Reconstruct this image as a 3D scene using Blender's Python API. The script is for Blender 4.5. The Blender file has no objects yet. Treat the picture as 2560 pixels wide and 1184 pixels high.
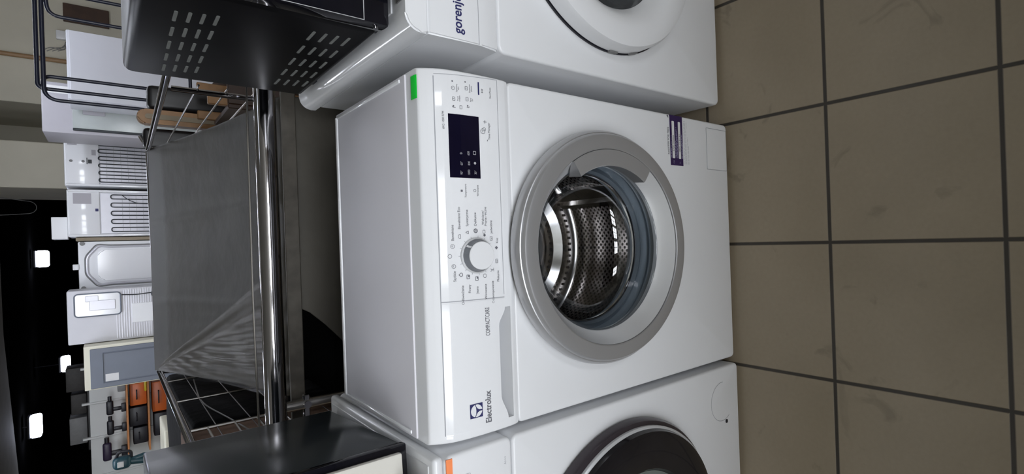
import bpy, bmesh, math, random
from mathutils import Vector, Matrix
random.seed(7)
C = bpy.context.scene.collection
S = bpy.context.scene
pi = math.pi

# ------------------------------------------------------------------ camera (phone held sideways: the picture lies on its side)
cam_d = bpy.data.cameras.new('camera'); cam = bpy.data.objects.new('camera', cam_d); C.objects.link(cam); S.camera = cam
R_right = Vector((0.99938, -0.02273, -0.02646))
R_down = Vector((-0.035, -0.658, -0.752))
R_fwd = R_right.cross(R_down).normalized(); R_down = R_fwd.cross(R_right).normalized()
m = Matrix.Identity(4)
m.col[0] = (*R_down, 0); m.col[1] = (*R_right, 0); m.col[2] = (*(-R_fwd), 0); m.col[3] = (0.02043, -0.76843, 1.22426, 1)
cam.matrix_world = m
cam_d.sensor_width = 36; cam_d.lens = 1332.5 / 2560 * 36
cam_d.shift_x = -0.05943; cam_d.shift_y = 0.00157
cam_d.clip_start = 0.02; cam_d.clip_end = 200

# ------------------------------------------------------------------ world and colour
w = bpy.data.worlds.new('World'); S.world = w; w.use_nodes = True
w.node_tree.nodes['Background'].inputs[0].default_value = (0.75, 0.87, 1.0, 1)
w.node_tree.nodes['Background'].inputs[1].default_value = 1.5
S.view_settings.view_transform = 'Standard'; S.view_settings.look = 'None'
S.view_settings.gamma = 1; S.view_settings.use_curve_mapping = False
S.view_settings.exposure = 0.35

def area(name, loc, rot, sx, sy, power, col):
    d = bpy.data.lights.new(name, 'AREA'); d.shape = 'RECTANGLE'; d.size = sx; d.size_y = sy; d.energy = power; d.color = col
    o = bpy.data.objects.new(name, d); C.objects.link(o); o.location = loc; o.rotation_euler = rot
    return o
# daylight entering through the shop windows behind the photographer
WIN = [(-3.9, 1.15), (-2.55, 1.15), (-1.2, 1.15), (0.15, 1.15), (2.6, 1.15)]
for wx, ww in WIN:
    area('window_daylight', (wx, -4.62, 1.9), (math.radians(90), 0, 0), ww, 1.4, 53, (0.94, 0.96, 1.0))

# ------------------------------------------------------------------ materials
def mat(name, col, rough=0.5, metal=0.0, noise=0.0, nscale=30, spec=0.5, coat=0.0, bump=0.0, bscale=200, col2=None):
    M = bpy.data.materials.new(name); M.use_nodes = True
    nt = M.node_tree; b = nt.nodes['Principled BSDF']
    b.inputs['Base Color'].default_value = (*col, 1); b.inputs['Roughness'].default_value = rough
    b.inputs['Metallic'].default_value = metal; b.inputs['Specular IOR Level'].default_value = spec
    b.inputs['Coat Weight'].default_value = coat; b.inputs['Coat Roughness'].default_value = 0.05
    tc = None
    if noise or bump:
        tc = nt.nodes.new('ShaderNodeTexCoord')
    if noise:
        n = nt.nodes.new('ShaderNodeTexNoise'); n.inputs['Scale'].default_value = nscale; n.inputs['Detail'].default_value = 5
        nt.links.new(tc.outputs['Object'], n.inputs['Vector'])
        mx = nt.nodes.new('ShaderNodeMix'); mx.data_type = 'RGBA'
        c2 = col2 if col2 else tuple(max(0, c * (1 - noise)) for c in col)
        mx.inputs[6].default_value = (*col, 1); mx.inputs[7].default_value = (*c2, 1)
        r = nt.nodes.new('ShaderNodeValToRGB'); r.color_ramp.elements[0].position = 0.35; r.color_ramp.elements[1].position = 0.65
        nt.links.new(n.outputs['Fac'], r.inputs[0]); nt.links.new(r.outputs[0], mx.inputs[0])
        nt.links.new(mx.outputs[2], b.inputs['Base Color'])
    if bump:
        n2 = nt.nodes.new('ShaderNodeTexNoise'); n2.inputs['Scale'].default_value = bscale; n2.inputs['Detail'].default_value = 3
        nt.links.new(tc.outputs['Object'], n2.inputs['Vector'])
        bp = nt.nodes.new('ShaderNodeBump'); bp.inputs['Strength'].default_value = bump; bp.inputs['Distance'].default_value = 0.01
        nt.links.new(n2.outputs['Fac'], bp.inputs['Height']); nt.links.new(bp.outputs[0], b.inputs['Normal'])
    return M
def emis(name, col, st):
    M = bpy.data.materials.new(name); M.use_nodes = True; nt = M.node_tree
    b = nt.nodes['Principled BSDF']; b.inputs['Base Color'].default_value = (0.8, 0.8, 0.8, 1)
    b.inputs['Emission Color'].default_value = (*col, 1); b.inputs['Emission Strength'].default_value = st
    return M
def glassy(name, tint, refl=0.08, rough=0.02, top=0.75):
    """thin clear glass: tinted see-through plus mirror reflection growing at grazing angles"""
    M = bpy.data.materials.new(name); M.use_nodes = True; nt = M.node_tree
    nt.nodes.remove(nt.nodes['Principled BSDF']); out = nt.nodes['Material Output']
    t = nt.nodes.new('ShaderNodeBsdfTransparent'); t.inputs[0].default_value = (*tint, 1)
    g = nt.nodes.new('ShaderNodeBsdfGlossy'); g.inputs['Roughness'].default_value = rough
    lw = nt.nodes.new('ShaderNodeLayerWeight'); lw.inputs[0].default_value = 0.25
    mr = nt.nodes.new('ShaderNodeMapRange'); mr.inputs[3].default_value = refl; mr.inputs[4].default_value = top
    nt.links.new(lw.outputs['Fresnel'], mr.inputs[0])
    mx = nt.nodes.new('ShaderNodeMixShader'); nt.links.new(mr.outputs[0], mx.inputs[0])
    nt.links.new(t.outputs[0], mx.inputs[1]); nt.links.new(g.outputs[0], mx.inputs[2])
    nt.links.new(mx.outputs[0], out.inputs[0])
    return M

def floor_mat():
    M = mat('floor_tile', (0.2, 0.18, 0.14), 0.42); nt = M.node_tree; b = nt.nodes['Principled BSDF']
    tc = nt.nodes.new('ShaderNodeTexCoord'); sp = nt.nodes.new('ShaderNodeSeparateXYZ'); nt.links.new(tc.outputs['Object'], sp.inputs[0])
    T = 0.3117
    def m_(op, a, bb=None, c=None):
        n = nt.nodes.new('ShaderNodeMath'); n.operation = op
        for i, v in enumerate((a, bb, c)):
            if v is None: continue
            if isinstance(v, (int, float)): n.inputs[i].default_value = v
            else: nt.links.new(v, n.inputs[i])
        return n.outputs[0]
    def line(s, off):
        f = m_('FRACT', m_('DIVIDE', m_('SUBTRACT', s, off), T))
        return m_('ABSOLUTE', m_('SUBTRACT', f, 0.5))          # 0.5 at the joint
    mxx = m_('MAXIMUM', line(sp.outputs[0], -0.0085), line(sp.outputs[1], -0.2467))
    g = nt.nodes.new('ShaderNodeMapRange'); g.inputs[1].default_value = 0.484; g.inputs[2].default_value = 0.491
    nt.links.new(mxx, g.inputs[0])
    n1 = nt.nodes.new('ShaderNodeTexNoise'); n1.inputs['Scale'].default_value = 4; n1.inputs['Detail'].default_value = 8
    n2 = nt.nodes.new('ShaderNodeTexNoise'); n2.inputs['Scale'].default_value = 110; n2.inputs['Detail'].default_value = 3
    for n in (n1, n2): nt.links.new(tc.outputs['Object'], n.inputs['Vector'])
    a = nt.nodes.new('ShaderNodeMix'); a.data_type = 'RGBA'; a.inputs[6].default_value = (0.235, 0.192, 0.135, 1); a.inputs[7].default_value = (0.385, 0.32, 0.233, 1)
    nt.links.new(m_('ADD', m_('MULTIPLY', n1.outputs['Fac'], 0.75), m_('MULTIPLY', n2.outputs['Fac'], 0.3)), a.inputs[0])
    # scuff marks
    n3 = nt.nodes.new('ShaderNodeTexNoise'); n3.inputs['Scale'].default_value = 9; n3.inputs['Detail'].default_value = 6; n3.inputs['Distortion'].default_value = 1.2
    nt.links.new(tc.outputs['Object'], n3.inputs['Vector'])
    r3 = nt.nodes.new('ShaderNodeMapRange'); r3.inputs[1].default_value = 0.64; r3.inputs[2].default_value = 0.72; r3.inputs[4].default_value = 0.35
    nt.links.new(n3.outputs['Fac'], r3.inputs[0])
    s = nt.nodes.new('ShaderNodeMix'); s.data_type = 'RGBA'; s.inputs[7].default_value = (0.1, 0.085, 0.06, 1)
    nt.links.new(r3.outputs[0], s.inputs[0]); nt.links.new(a.outputs[2], s.inputs[6])
    c = nt.nodes.new('ShaderNodeMix'); c.data_type = 'RGBA'; c.inputs[7].default_value = (0.045, 0.038, 0.03, 1)
    nt.links.new(g.outputs[0], c.inputs[0]); nt.links.new(s.outputs[2], c.inputs[6]); nt.links.new(c.outputs[2], b.inputs['Base Color'])
    bp = nt.nodes.new('ShaderNodeBump'); bp.inputs['Strength'].default_value = 0.5; bp.inputs['Distance'].default_value = 0.003
    hh = m_('SUBTRACT', m_('MULTIPLY', n2.outputs['Fac'], 0.15), g.outputs[0]); nt.links.new(hh, bp.inputs['Height']); nt.links.new(bp.outputs[0], b.inputs['Normal'])
    return M

def holes_mat(name, base, pitch, hole, rough=0.2):
    """stainless steel with staggered punched holes, laid out in UV metres"""
    M = mat(name, base, rough, 1.0); nt = M.node_tree; b = nt.nodes['Principled BSDF']
    uv = nt.nodes.new('ShaderNodeUVMap'); sp = nt.nodes.new('ShaderNodeSeparateXYZ'); nt.links.new(uv.outputs[0], sp.inputs[0])
    def m_(op, a, bb=None):
        n = nt.nodes.new('ShaderNodeMath'); n.operation = op
        for i, v in enumerate((a, bb)):
            if v is None: continue
            if isinstance(v, (int, float)): n.inputs[i].default_value = v
            else: nt.links.new(v, n.inputs[i])
        return n.outputs[0]
    def dist(offx, offy):
        fx = m_('SUBTRACT', m_('FRACT', m_('ADD', m_('DIVIDE', sp.outputs[0], pitch), offx)), 0.5)
        fy = m_('SUBTRACT', m_('FRACT', m_('ADD', m_('DIVIDE', sp.outputs[1], pitch), offy)), 0.5)
        return m_('SQRT', m_('ADD', m_('MULTIPLY', fx, fx), m_('MULTIPLY', fy, fy)))
    d = m_('MINIMUM', dist(0, 0), dist(0.5, 0.5))
    mr = nt.nodes.new('ShaderNodeMapRange'); mr.inputs[1].default_value = hole; mr.inputs[2].default_value = hole + 0.03
    nt.links.new(d, mr.inputs[0])
    mx = nt.nodes.new('ShaderNodeMix'); mx.data_type = 'RGBA'; mx.inputs[6].default_value = (0.01, 0.01, 0.01, 1); mx.inputs[7].default_value = (*base, 1)
    nt.links.new(mr.outputs[0], mx.inputs[0]); nt.links.new(mx.outputs[2], b.inputs['Base Color'])
    bp = nt.nodes.new('ShaderNodeBump'); bp.inputs['Strength'].default_value = 0.6; bp.inputs['Distance'].default_value = 0.004
    nt.links.new(mr.outputs[0], bp.inputs['Height']); nt.links.new(bp.outputs[0], b.inputs['Normal'])
    return M

white = mat('white_enamel', (0.76, 0.77, 0.79), 0.28, noise=0.015, nscale=3)
white_gloss = mat('white_gloss_plastic', (0.78, 0.79, 0.81), 0.09, noise=0.012, nscale=3)
lid_white = mat('white_lid_plastic', (0.64, 0.63, 0.67), 0.5, spec=0.35, noise=0.02, nscale=6)
ivory = mat('cream_plastic', (0.72, 0.7, 0.64), 0.4, noise=0.03, nscale=6)
groove = mat('panel_groove', (0.33, 0.34, 0.37), 0.6, noise=0.05)
pgrey = mat('print_grey', (0.13, 0.13, 0.15), 0.6, noise=0.05)
plight = mat('print_light_grey', (0.4, 0.41, 0.44), 0.6, noise=0.05)
navy = mat('print_navy', (0.02, 0.022, 0.11), 0.5, noise=0.05)
silver = mat('silver_plastic', (0.47, 0.47, 0.48), 0.3, 0.6, noise=0.04, nscale=5)
silver_l = mat('light_silver_plastic', (0.72, 0.73, 0.75), 0.3, 0.3, noise=0.04, nscale=5)
rubber = mat('blue_grey_rubber', (0.27, 0.31, 0.35), 0.45, noise=0.08, nscale=14)
bowl_glass = glassy('door_glass', (0.84, 0.87, 0.9), 0.075)
dark_glass = mat('dark_door_glass', (0.012, 0.011, 0.013), 0.08, noise=0.2)
steel_holes = holes_mat('perforated_steel', (0.34, 0.31, 0.295), 0.0155, 0.2)
steel = mat('drum_steel', (0.56, 0.53, 0.51), 0.16, 1.0, noise=0.06, nscale=9)
chrome = mat('chrome', (0.46, 0.45, 0.47), 0.07, 1.0, noise=0.05, nscale=12)
dark_chrome = mat('dark_chrome', (0.16, 0.15, 0.15), 0.4, 0.9, noise=0.1, nscale=20)
dull_chrome = mat('dull_chrome', (0.5, 0.48, 0.46), 0.25, 1.0, noise=0.1, nscale=20)
disp = mat('display_navy', (0.006, 0.005, 0.017), 0.12, noise=0.2, nscale=20)
dispgrey = mat('display_print', (0.4, 0.4, 0.42), 0.5, noise=0.05)
black_paint = mat('black_paint', (0.006, 0.006, 0.007), 0.36, spec=0.14, noise=0.2, nscale=15)
black_gloss = mat('black_glass', (0.008, 0.008, 0.012), 0.06, noise=0.2)
dk_grey_gloss = mat('dark_grey_paint', (0.033, 0.04, 0.043), 0.2, noise=0.1, nscale=60)
green_lab = mat('green_label', (0.005, 0.72, 0.05), 0.5, noise=0.05)
orange_lab = mat('orange_label', (0.95, 0.28, 0.1), 0.5, noise=0.05)
yellow_lab = mat('yellow_label', (0.62, 0.5, 0.02), 0.5, noise=0.08)
purple_lab = mat('purple_sticker', (0.03, 0.012, 0.075), 0.4, noise=0.1)
plab_txt = mat('sticker_print', (0.3, 0.28, 0.42), 0.6, noise=0.1)
paper = mat('white_paper', (0.7, 0.7, 0.7), 0.7, noise=0.04)
sheet_m = mat('grey_plastic_sheet', (0.068, 0.062, 0.050), 0.6, spec=0.25, noise=0.25, nscale=5, bump=0.25, bscale=18)
film = glassy('clear_film', (0.9, 0.88, 0.84), 0.02, 0.34, 0.2)
cardboard = mat('brown_cardboard', (0.23, 0.14, 0.095), 0.8, noise=0.15, nscale=8)
wood = mat('varnished_wood', (0.36, 0.19, 0.075), 0.35, noise=0.3, nscale=14)
dwood = mat('dark_brown_wood', (0.06, 0.03, 0.018), 0.4, noise=0.3, nscale=10)
blackpad = mat('black_vinyl', (0.01, 0.009, 0.01), 0.4, noise=0.2, nscale=10)
rackm = mat('dark_blue_metal', (0.012, 0.015, 0.035), 0.35, noise=0.2)
galv = mat('galvanised_panel', (0.62, 0.62, 0.67), 0.3, 0.25, noise=0.08, nscale=5)
greygreen = mat('grey_green_panel', (0.4, 0.43, 0.42), 0.2, noise=0.12, nscale=5)
fgrey = mat('grey_fridge_side', (0.38, 0.37, 0.4), 0.4, noise=0.06, nscale=4)
coilm = mat('black_coil', (0.02, 0.025, 0.03), 0.4, noise=0.1)
slate = mat('slate_blue_panel', (0.15, 0.17, 0.21), 0.45, noise=0.06, nscale=6)
cream = mat('cream_cabinet', (0.66, 0.64, 0.52), 0.5, noise=0.04, nscale=4)
beige = mat('beige_wall', (0.6, 0.57, 0.47), 0.8, noise=0.1, nscale=1.5, bump=0.15, bscale=60)
beige_plain = mat('plain_wall', (0.5, 0.48, 0.42), 0.8, noise=0.08, nscale=2)
hall_dark = mat('unlit_hall_dark', (0.004, 0.004, 0.004), 1.0, spec=0.0, noise=0.3, nscale=2)  # near-black base colour carries the darkness of the unlit hall
ceil_m = mat('ceiling_boards', (0.45, 0.45, 0.4), 0.8, noise=0.12, nscale=3)
brownpipe = mat('brown_pipe', (0.33, 0.2, 0.1), 0.5, noise=0.1)
orange_pl = mat('orange_plastic', (0.62, 0.13, 0.02), 0.35, noise=0.15, nscale=6)
orange_sh = mat('orange_shelf_edge', (0.6, 0.24, 0.08), 0.5, noise=0.1)
dark_pl = mat('dark_plastic', (0.012, 0.012, 0.018), 0.4, noise=0.2)
teal_pl = mat('teal_plastic', (0.015, 0.06, 0.08), 0.4, noise=0.2, nscale=20)
grey_pl = mat('grey_plastic', (0.2, 0.2, 0.2), 0.5, noise=0.1)
boardw = mat('white_shelf_panel', (0.66, 0.68, 0.67), 0.6, noise=0.05, nscale=3)
lampem = emis('lamp_light', (0.84, 0.88, 1.0), 23)
hall_em = emis('hall_lamp_light', (0.75, 0.8, 1.0), 18)
ribmat = mat('ribbed_panel', (0.6, 0.6, 0.63), 0.4, noise=0.05, nscale=4)
tan = mat('tan_board', (0.3, 0.25, 0.18), 0.7, noise=0.1, nscale=8)
slotm = mat('vent_slot_grey', (0.21, 0.22, 0.21), 0.6, noise=0.15, nscale=60)
bluecloth = mat('dark_blue_plastic', (0.02, 0.035, 0.08), 0.4, noise=0.2)

# ------------------------------------------------------------------ mesh helpers
def B(): return bmesh.new()
def rbox(bm, x0, x1, y0, y1, z0, z1, bev=0.0, seg=2, rot=None, piv=None):
    r = bmesh.ops.create_cube(bm, size=1.0); vs = r['verts']
    for v in vs:
        v.co = Vector(((x0 + x1) / 2 + v.co.x * (x1 - x0), (y0 + y1) / 2 + v.co.y * (y1 - y0), (z0 + z1) / 2 + v.co.z * (z1 - z0)))
    if bev > 0:
        es = list({e for v in vs for e in v.link_edges})
        q = bmesh.ops.bevel(bm, geom=es, offset=bev, segments=seg, affect='EDGES', profile=0.5)
        vs = list({v for f in q['faces'] for v in f.verts} | {v for v in vs if v.is_valid})
    if rot is not None:
        bmesh.ops.rotate(bm, verts=[v for v in vs if v.is_valid], cent=piv or Vector(((x0 + x1) / 2, (y0 + y1) / 2, (z0 + z1) / 2)), matrix=rot)
    return bm
def tube(bm, path, r, seg=10, closed=False, cap=True):
    P = [Vector(p) for p in path]; n = len(P); rings = []; prev = None
    for i in range(n):
        if closed: t = (P[(i + 1) % n] - P[i - 1])
        else: t = P[min(i + 1, n - 1)] - P[max(i - 1, 0)]
        t.normalize()
        if prev is None:
            a = Vector((0, 0, 1)) if abs(t.z) < 0.9 else Vector((1, 0, 0))
            u = t.cross(a).normalized()
        else:
            u = (prev - t * prev.dot(t)).normalized()
        prev = u; v = t.cross(u)
        rings.append([bm.verts.new(P[i] + (u * math.cos(2 * pi * k / seg) + v * math.sin(2 * pi * k / seg)) * r) for k in range(seg)])
    m_ = n if closed else n - 1
    for i in range(m_):
        a, b = rings[i], rings[(i + 1) % n]
        for k in range(seg): bm.faces.new((a[k], a[(k + 1) % seg], b[(k + 1) % seg], b[k]))
    if cap and not closed:
        bm.faces.new(list(reversed(rings[0]))); bm.faces.new(rings[-1])
    return bm
def fillet(pts, r, n=6):
    P = [Vector(p) for p in pts]; out = [P[0]]
    for i in range(1, len(P) - 1):
        a = (P[i - 1] - P[i]); b = (P[i + 1] - P[i]); d = min(r, a.length * 0.49, b.length * 0.49)
        p0 = P[i] + a.normalized() * d; p1 = P[i] + b.normalized() * d
        for k in range(n + 1):
            t = k / n; out.append(p0 * (1 - t) ** 2 + P[i] * 2 * t * (1 - t) + p1 * t * t)
    out.append(P[-1]); return out
def lathe(bm, prof, cx, cz, seg=96, uv=None, a0=0.0, a1=2 * pi, close=False):
    """profile of (radius, y) turned about an axis along y through (cx, cz)"""
    full = abs(a1 - a0 - 2 * pi) < 1e-6; n = seg if full else seg + 1; rows = []
    for (r, y) in prof:
        rows.append([bm.verts.new((cx + r * math.cos(a0 + (a1 - a0) * k / seg), y, cz + r * math.sin(a0 + (a1 - a0) * k / seg))) for k in range(n)] if r > 1e-6 else [bm.verts.new((cx, y, cz))])
    ul = bm.loops.layers.uv.verify() if uv else None
    L = [0.0]
    for i in range(1, len(prof)): L.append(L[-1] + math.hypot(prof[i][0] - prof[i - 1][0], prof[i][1] - prof[i - 1][1]))
    for i in range(len(rows) - 1):
        a, b = rows[i], rows[i + 1]
        for k in range(seg):
            k2 = (k + 1) % n
            if len(a) == 1 and len(b) == 1: continue
            if len(a) == 1: f = bm.faces.new((a[0], b[k2], b[k])); cr = ((i, k), (i + 1, k + 1), (i + 1, k))
            elif len(b) == 1: f = bm.faces.new((a[k], a[k2], b[0])); cr = ((i, k), (i, k + 1), (i + 1, k))
            else: f = bm.faces.new((a[k], a[k2], b[k2], b[k])); cr = ((i, k), (i, k + 1), (i + 1, k + 1), (i + 1, k))
            if uv:
                for lp, (ii, kk) in zip(f.loops, cr): lp[ul].uv = (uv * (a1 - a0) * kk / seg, L[ii])
    if not full and close:
        bm.faces.new([r[0] for r in rows]); bm.faces.new([r[-1] for r in reversed(rows)])
    return bm
def prism(bm, poly, axis, d0, d1):
    """2-D polygon extruded along an axis. axis 'y': (x,z); 'x': (y,z); 'z': (x,y)"""
    def P(p, d):
        return {'y': (p[0], d, p[1]), 'x': (d, p[0], p[1]), 'z': (p[0], p[1], d)}[axis]
    a = [bm.verts.new(P(p, d0)) for p in poly]; b = [bm.verts.new(P(p, d1)) for p in poly]
    fs = [bm.faces.new(a), bm.faces.new(list(reversed(b)))]
    n = len(poly)
    for i in range(n): fs.append(bm.faces.new((a[i], b[i], b[(i + 1) % n], a[(i + 1) % n])))
    return bm
def rrect(x0, x1, z0, z1, r, n=6):
    out = []
    for cx, cz, a in ((x1 - r, z1 - r, 0), (x0 + r, z1 - r, pi / 2), (x0 + r, z0 + r, pi), (x1 - r, z0 + r, 1.5 * pi)):
        for k in range(n + 1): out.append((cx + r * math.cos(a + pi / 2 * k / n), cz + r * math.sin(a + pi / 2 * k / n)))
    return out
def obj(name, bm, material, parent=None, smooth=True, ang=35, normals=True):
    if normals: bmesh.ops.recalc_face_normals(bm, faces=bm.faces)
    me = bpy.data.meshes.new(name); bm.to_mesh(me); bm.free()
    me.materials.append(material)
    if smooth:
        me.polygons.foreach_set('use_smooth', [True] * len(me.polygons)); me.set_sharp_from_angle(angle=math.radians(ang))
    o = bpy.data.objects.new(name, me); C.objects.link(o)
    if parent: o.parent = parent
    return o
def tag(o, label, cat, group=None):
    o['label'] = label; o['category'] = cat
    if group: o['group'] = group
    return o
def thing(name, label, cat, loc=(0, 0, 0), group=None, rz=0):
    o = bpy.data.objects.new(name, None); C.objects.link(o); o.location = loc; o.rotation_euler = (0, 0, rz); o.empty_display_size = 0.1
    return tag(o, label, cat, group)
def struct(name, bm, m_, label, cat='room', **k):
    o = obj(name, bm, m_, **k); o['kind'] = 'structure'; o['label'] = label; o['category'] = cat; return o

_font_cache = {}
def text_bm(body, size, align='CENTER', bold=0.0):
    cu = bpy.data.curves.new('t', 'FONT'); cu.body = body; cu.size = size; cu.align_x = align; cu.align_y = 'CENTER'
    cu.resolution_u = 3; cu.offset = bold
    o = bpy.data.objects.new('t', cu); C.objects.link(o)
    dg = bpy.context.evaluated_depsgraph_get(); me = bpy.data.meshes.new_from_object(o.evaluated_get(dg))
    bm = bmesh.new(); bm.from_mesh(me); bpy.data.meshes.remove(me); bpy.data.objects.remove(o); bpy.data.curves.remove(cu)
    return bm
def add_text(bm, body, x, z, size, surf, align='CENTER', eps=0.0007, bold=0.0, sx=1.0):
    """printed lettering lying on a front face y = surf(z)"""
    t = text_bm(body, size, align, bold)
    mp = {}
    for v in t.verts:
        X = x + v.co.x * sx; Z = z + v.co.y
        mp[v] = bm.verts.new((X, surf(Z) - eps, Z))
    for f in t.faces:
        try: bm.faces.new([mp[v] for v in f.verts])
        except ValueError: pass
    t.free(); return bm
def add_poly(bm, pts, surf, eps=0.0007):
    try: bm.faces.new([bm.verts.new((x, surf(z) - eps, z)) for x, z in pts])
    except ValueError: pass
    return bm
def add_line(bm, pts, wd, surf, eps=0.0007, closed=False, step=0.006):
    P = list(pts) + ([pts[0]] if closed else [])
    for (x0, z0), (x1, z1) in zip(P, P[1:]):
        L = math.hypot(x1 - x0, z1 - z0)
        if L < 1e-7: continue
        nx, nz = -(z1 - z0) / L * wd / 2, (x1 - x0) / L * wd / 2
        n = max(1, int(L / step))
        prev = None
        for i in range(n + 1):
            t = i / n; x = x0 + (x1 - x0) * t; z = z0 + (z1 - z0) * t
            cur = (bm.verts.new((x + nx, surf(z + nz) - eps, z + nz)), bm.verts.new((x - nx, surf(z - nz) - eps, z - nz)))
            if prev: bm.faces.new((prev[0], cur[0], cur[1], prev[1]))
            prev = cur
    return bm
def circ(cx, cz, r, n=20, a0=0, a1=2 * pi): return [(cx + r * math.cos(a0 + (a1 - a0) * k / n), cz + r * math.sin(a0 + (a1 - a0) * k / n)) for k in range(n + (0 if a1 - a0 > 6.28 else 1))]

def shell(bm, x0, x1, z0, z1, D, rc, hole=None, rb=0.006, y0=0.0):
    """cabinet: front sheet with rounded corners (and a round door opening), sides, back, bottom, top"""
    out0 = rrect(x0 + rb, x1 - rb, z0 + rb, z1 - rb, max(rc - rb, 0.002)); n = len(out0)
    loops = []
    for k in range(5):
        a = pi / 2 * k / 4; off = rb * (1 - math.sin(a)); y = y0 + rb * (1 - math.cos(a))
        loops.append([bm.verts.new((x, y, z)) for x, z in rrect(x0 + off, x1 - off, z0 + off, z1 - off, max(rc - off, 0.002))])
    loops.append([bm.verts.new((v.co.x, y0 + D, v.co.z)) for v in loops[-1]])
    for a, b in zip(loops, loops[1:]):
        for i in range(n): bm.faces.new((a[i], a[(i + 1) % n], b[(i + 1) % n], b[i]))
    bm.faces.new(loops[-1])
    if hole:
        cx, cz, R = hole; N = 72
        h = [bm.verts.new((cx + R * math.cos(2 * pi * k / N), y0, cz + R * math.sin(2 * pi * k / N))) for k in range(N)]
        h2 = [bm.verts.new((v.co.x, y0 + 0.02, v.co.z)) for v in h]
        eds = [bm.edges.new((h[i], h[(i + 1) % N])) for i in range(N)]
        for i in range(N): bm.faces.new((h[i], h[(i + 1) % N], h2[(i + 1) % N], h2[i]))
        eo = [bm.edges.get((loops[0][i], loops[0][(i + 1) % n])) for i in range(n)]
        bmesh.ops.triangle_fill(bm, edges=eds + eo, use_beauty=True, use_dissolve=False)
    else:
        bm.faces.new(list(reversed(loops[0])))
    return bm
flat = lambda y: (lambda z: y)

# ------------------------------------------------------------------ the room
b = B(); rbox(b, -7.2, 5.2, -5.2, 40, -0.1, 0); struct('floor', b, floor_mat(), 'greyish brown square floor tiles with dark joints', 'floor', smooth=False)
b = B(); prism(b, [(-7.2, -5.2), (5.2, -5.2), (5.2, 14.0), (-1.5, 14.6), (-4.7, 16.1), (-7.2, 17.2)], 'z', 2.8, 2.9)
struct('ceiling', b, ceil_m, 'pale ceiling over the front of the hall', 'ceiling', smooth=False)
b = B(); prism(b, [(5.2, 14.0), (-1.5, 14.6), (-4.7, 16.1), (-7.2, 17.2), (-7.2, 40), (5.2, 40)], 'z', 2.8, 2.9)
struct('ceiling_back', b, hall_dark, 'ceiling of the unlit hall beyond, its darkness put into black colour', 'ceiling', smooth=False)
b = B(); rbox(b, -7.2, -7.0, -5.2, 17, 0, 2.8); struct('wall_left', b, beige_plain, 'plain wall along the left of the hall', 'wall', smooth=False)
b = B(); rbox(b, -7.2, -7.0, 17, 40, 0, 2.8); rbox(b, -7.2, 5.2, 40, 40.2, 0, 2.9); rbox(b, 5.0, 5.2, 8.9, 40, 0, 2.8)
struct('wall_far', b, hall_dark, 'walls of the unlit hall at the far end, coloured black for darkness', 'wall', smooth=False)
b = B(); rbox(b, 5.0, 5.2, -5.2, 8.9, 0, 2.8); struct('wall_right', b, beige_plain, 'plain wall on the right of the hall', 'wall', smooth=False)
# wall behind the right-hand fridges, with a recess added to make a cast shadow
b = B()
rbox(b, 0.87, 1.44, 8.5, 10.4, 0, 2.8, 0.012); rbox(b, 1.91, 5.0, 8.5, 10.4, 0, 2.8, 0.012); rbox(b, 1.44, 1.91, 10.2, 10.4, 0, 2.8)
struct('wall_back', b, beige, 'beige plastered wall behind the fridges, with a recess added for its shade', 'wall', smooth=False)
# window wall behind the photographer
b = B(); edges = sorted([(wx - ww / 2, wx + ww / 2) for wx, ww in WIN])
rbox(b, -7.2, 5.2, -4.6, -4.4, 0, 1.2); rbox(b, -7.2, 5.2, -4.6, -4.4, 2.6, 2.8)
cur = -7.2
for a_, c_ in edges: rbox(b, cur, a_, -4.6, -4.4, 1.2, 2.6); cur = c_
rbox(b, cur, 5.2, -4.6, -4.4, 1.2, 2.6)
struct('wall_front', b, beige_plain, 'wall with the shop windows behind the photographer', 'wall', smooth=False)
for i, (wx, ww) in enumerate(WIN):
    b = B(); x0, x1 = wx - ww / 2, wx + ww / 2
    for q in ((x0, x0 + .05, 1.2, 2.6), (x1 - .05, x1, 1.2, 2.6), (x0, x1, 1.2, 1.25), (x0, x1, 2.55, 2.6), (wx - .02, wx + .02, 1.2, 2.6), (x0, x1, 2.05, 2.09)):
        rbox(b, q[0], q[1], -4.55, -4.48, q[2], q[3])
    struct('window_%d' % (i + 1), b, white, 'white framed shop window', 'window', smooth=False)

CT = thing('light_block_counter', 'long brown shop counter added behind the photographer to keep window light off the machines', 'counter', (-.6, -2.5, 0))  # unseen; added to shade the lower fronts and floor from the windows
b = B(); rbox(b, -2.6, 2.6, -.25, .25, .08, .98, .005, 1); obj('body', b, dwood, CT)
b = B(); rbox(b, -2.65, 2.65, -.29, .29, .98, 1.02, .006, 2); obj('worktop', b, wood, CT)
b = B(); rbox(b, -2.55, 2.55, -.2, .2, 0, .08); obj('plinth', b, dark_pl, CT)

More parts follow.
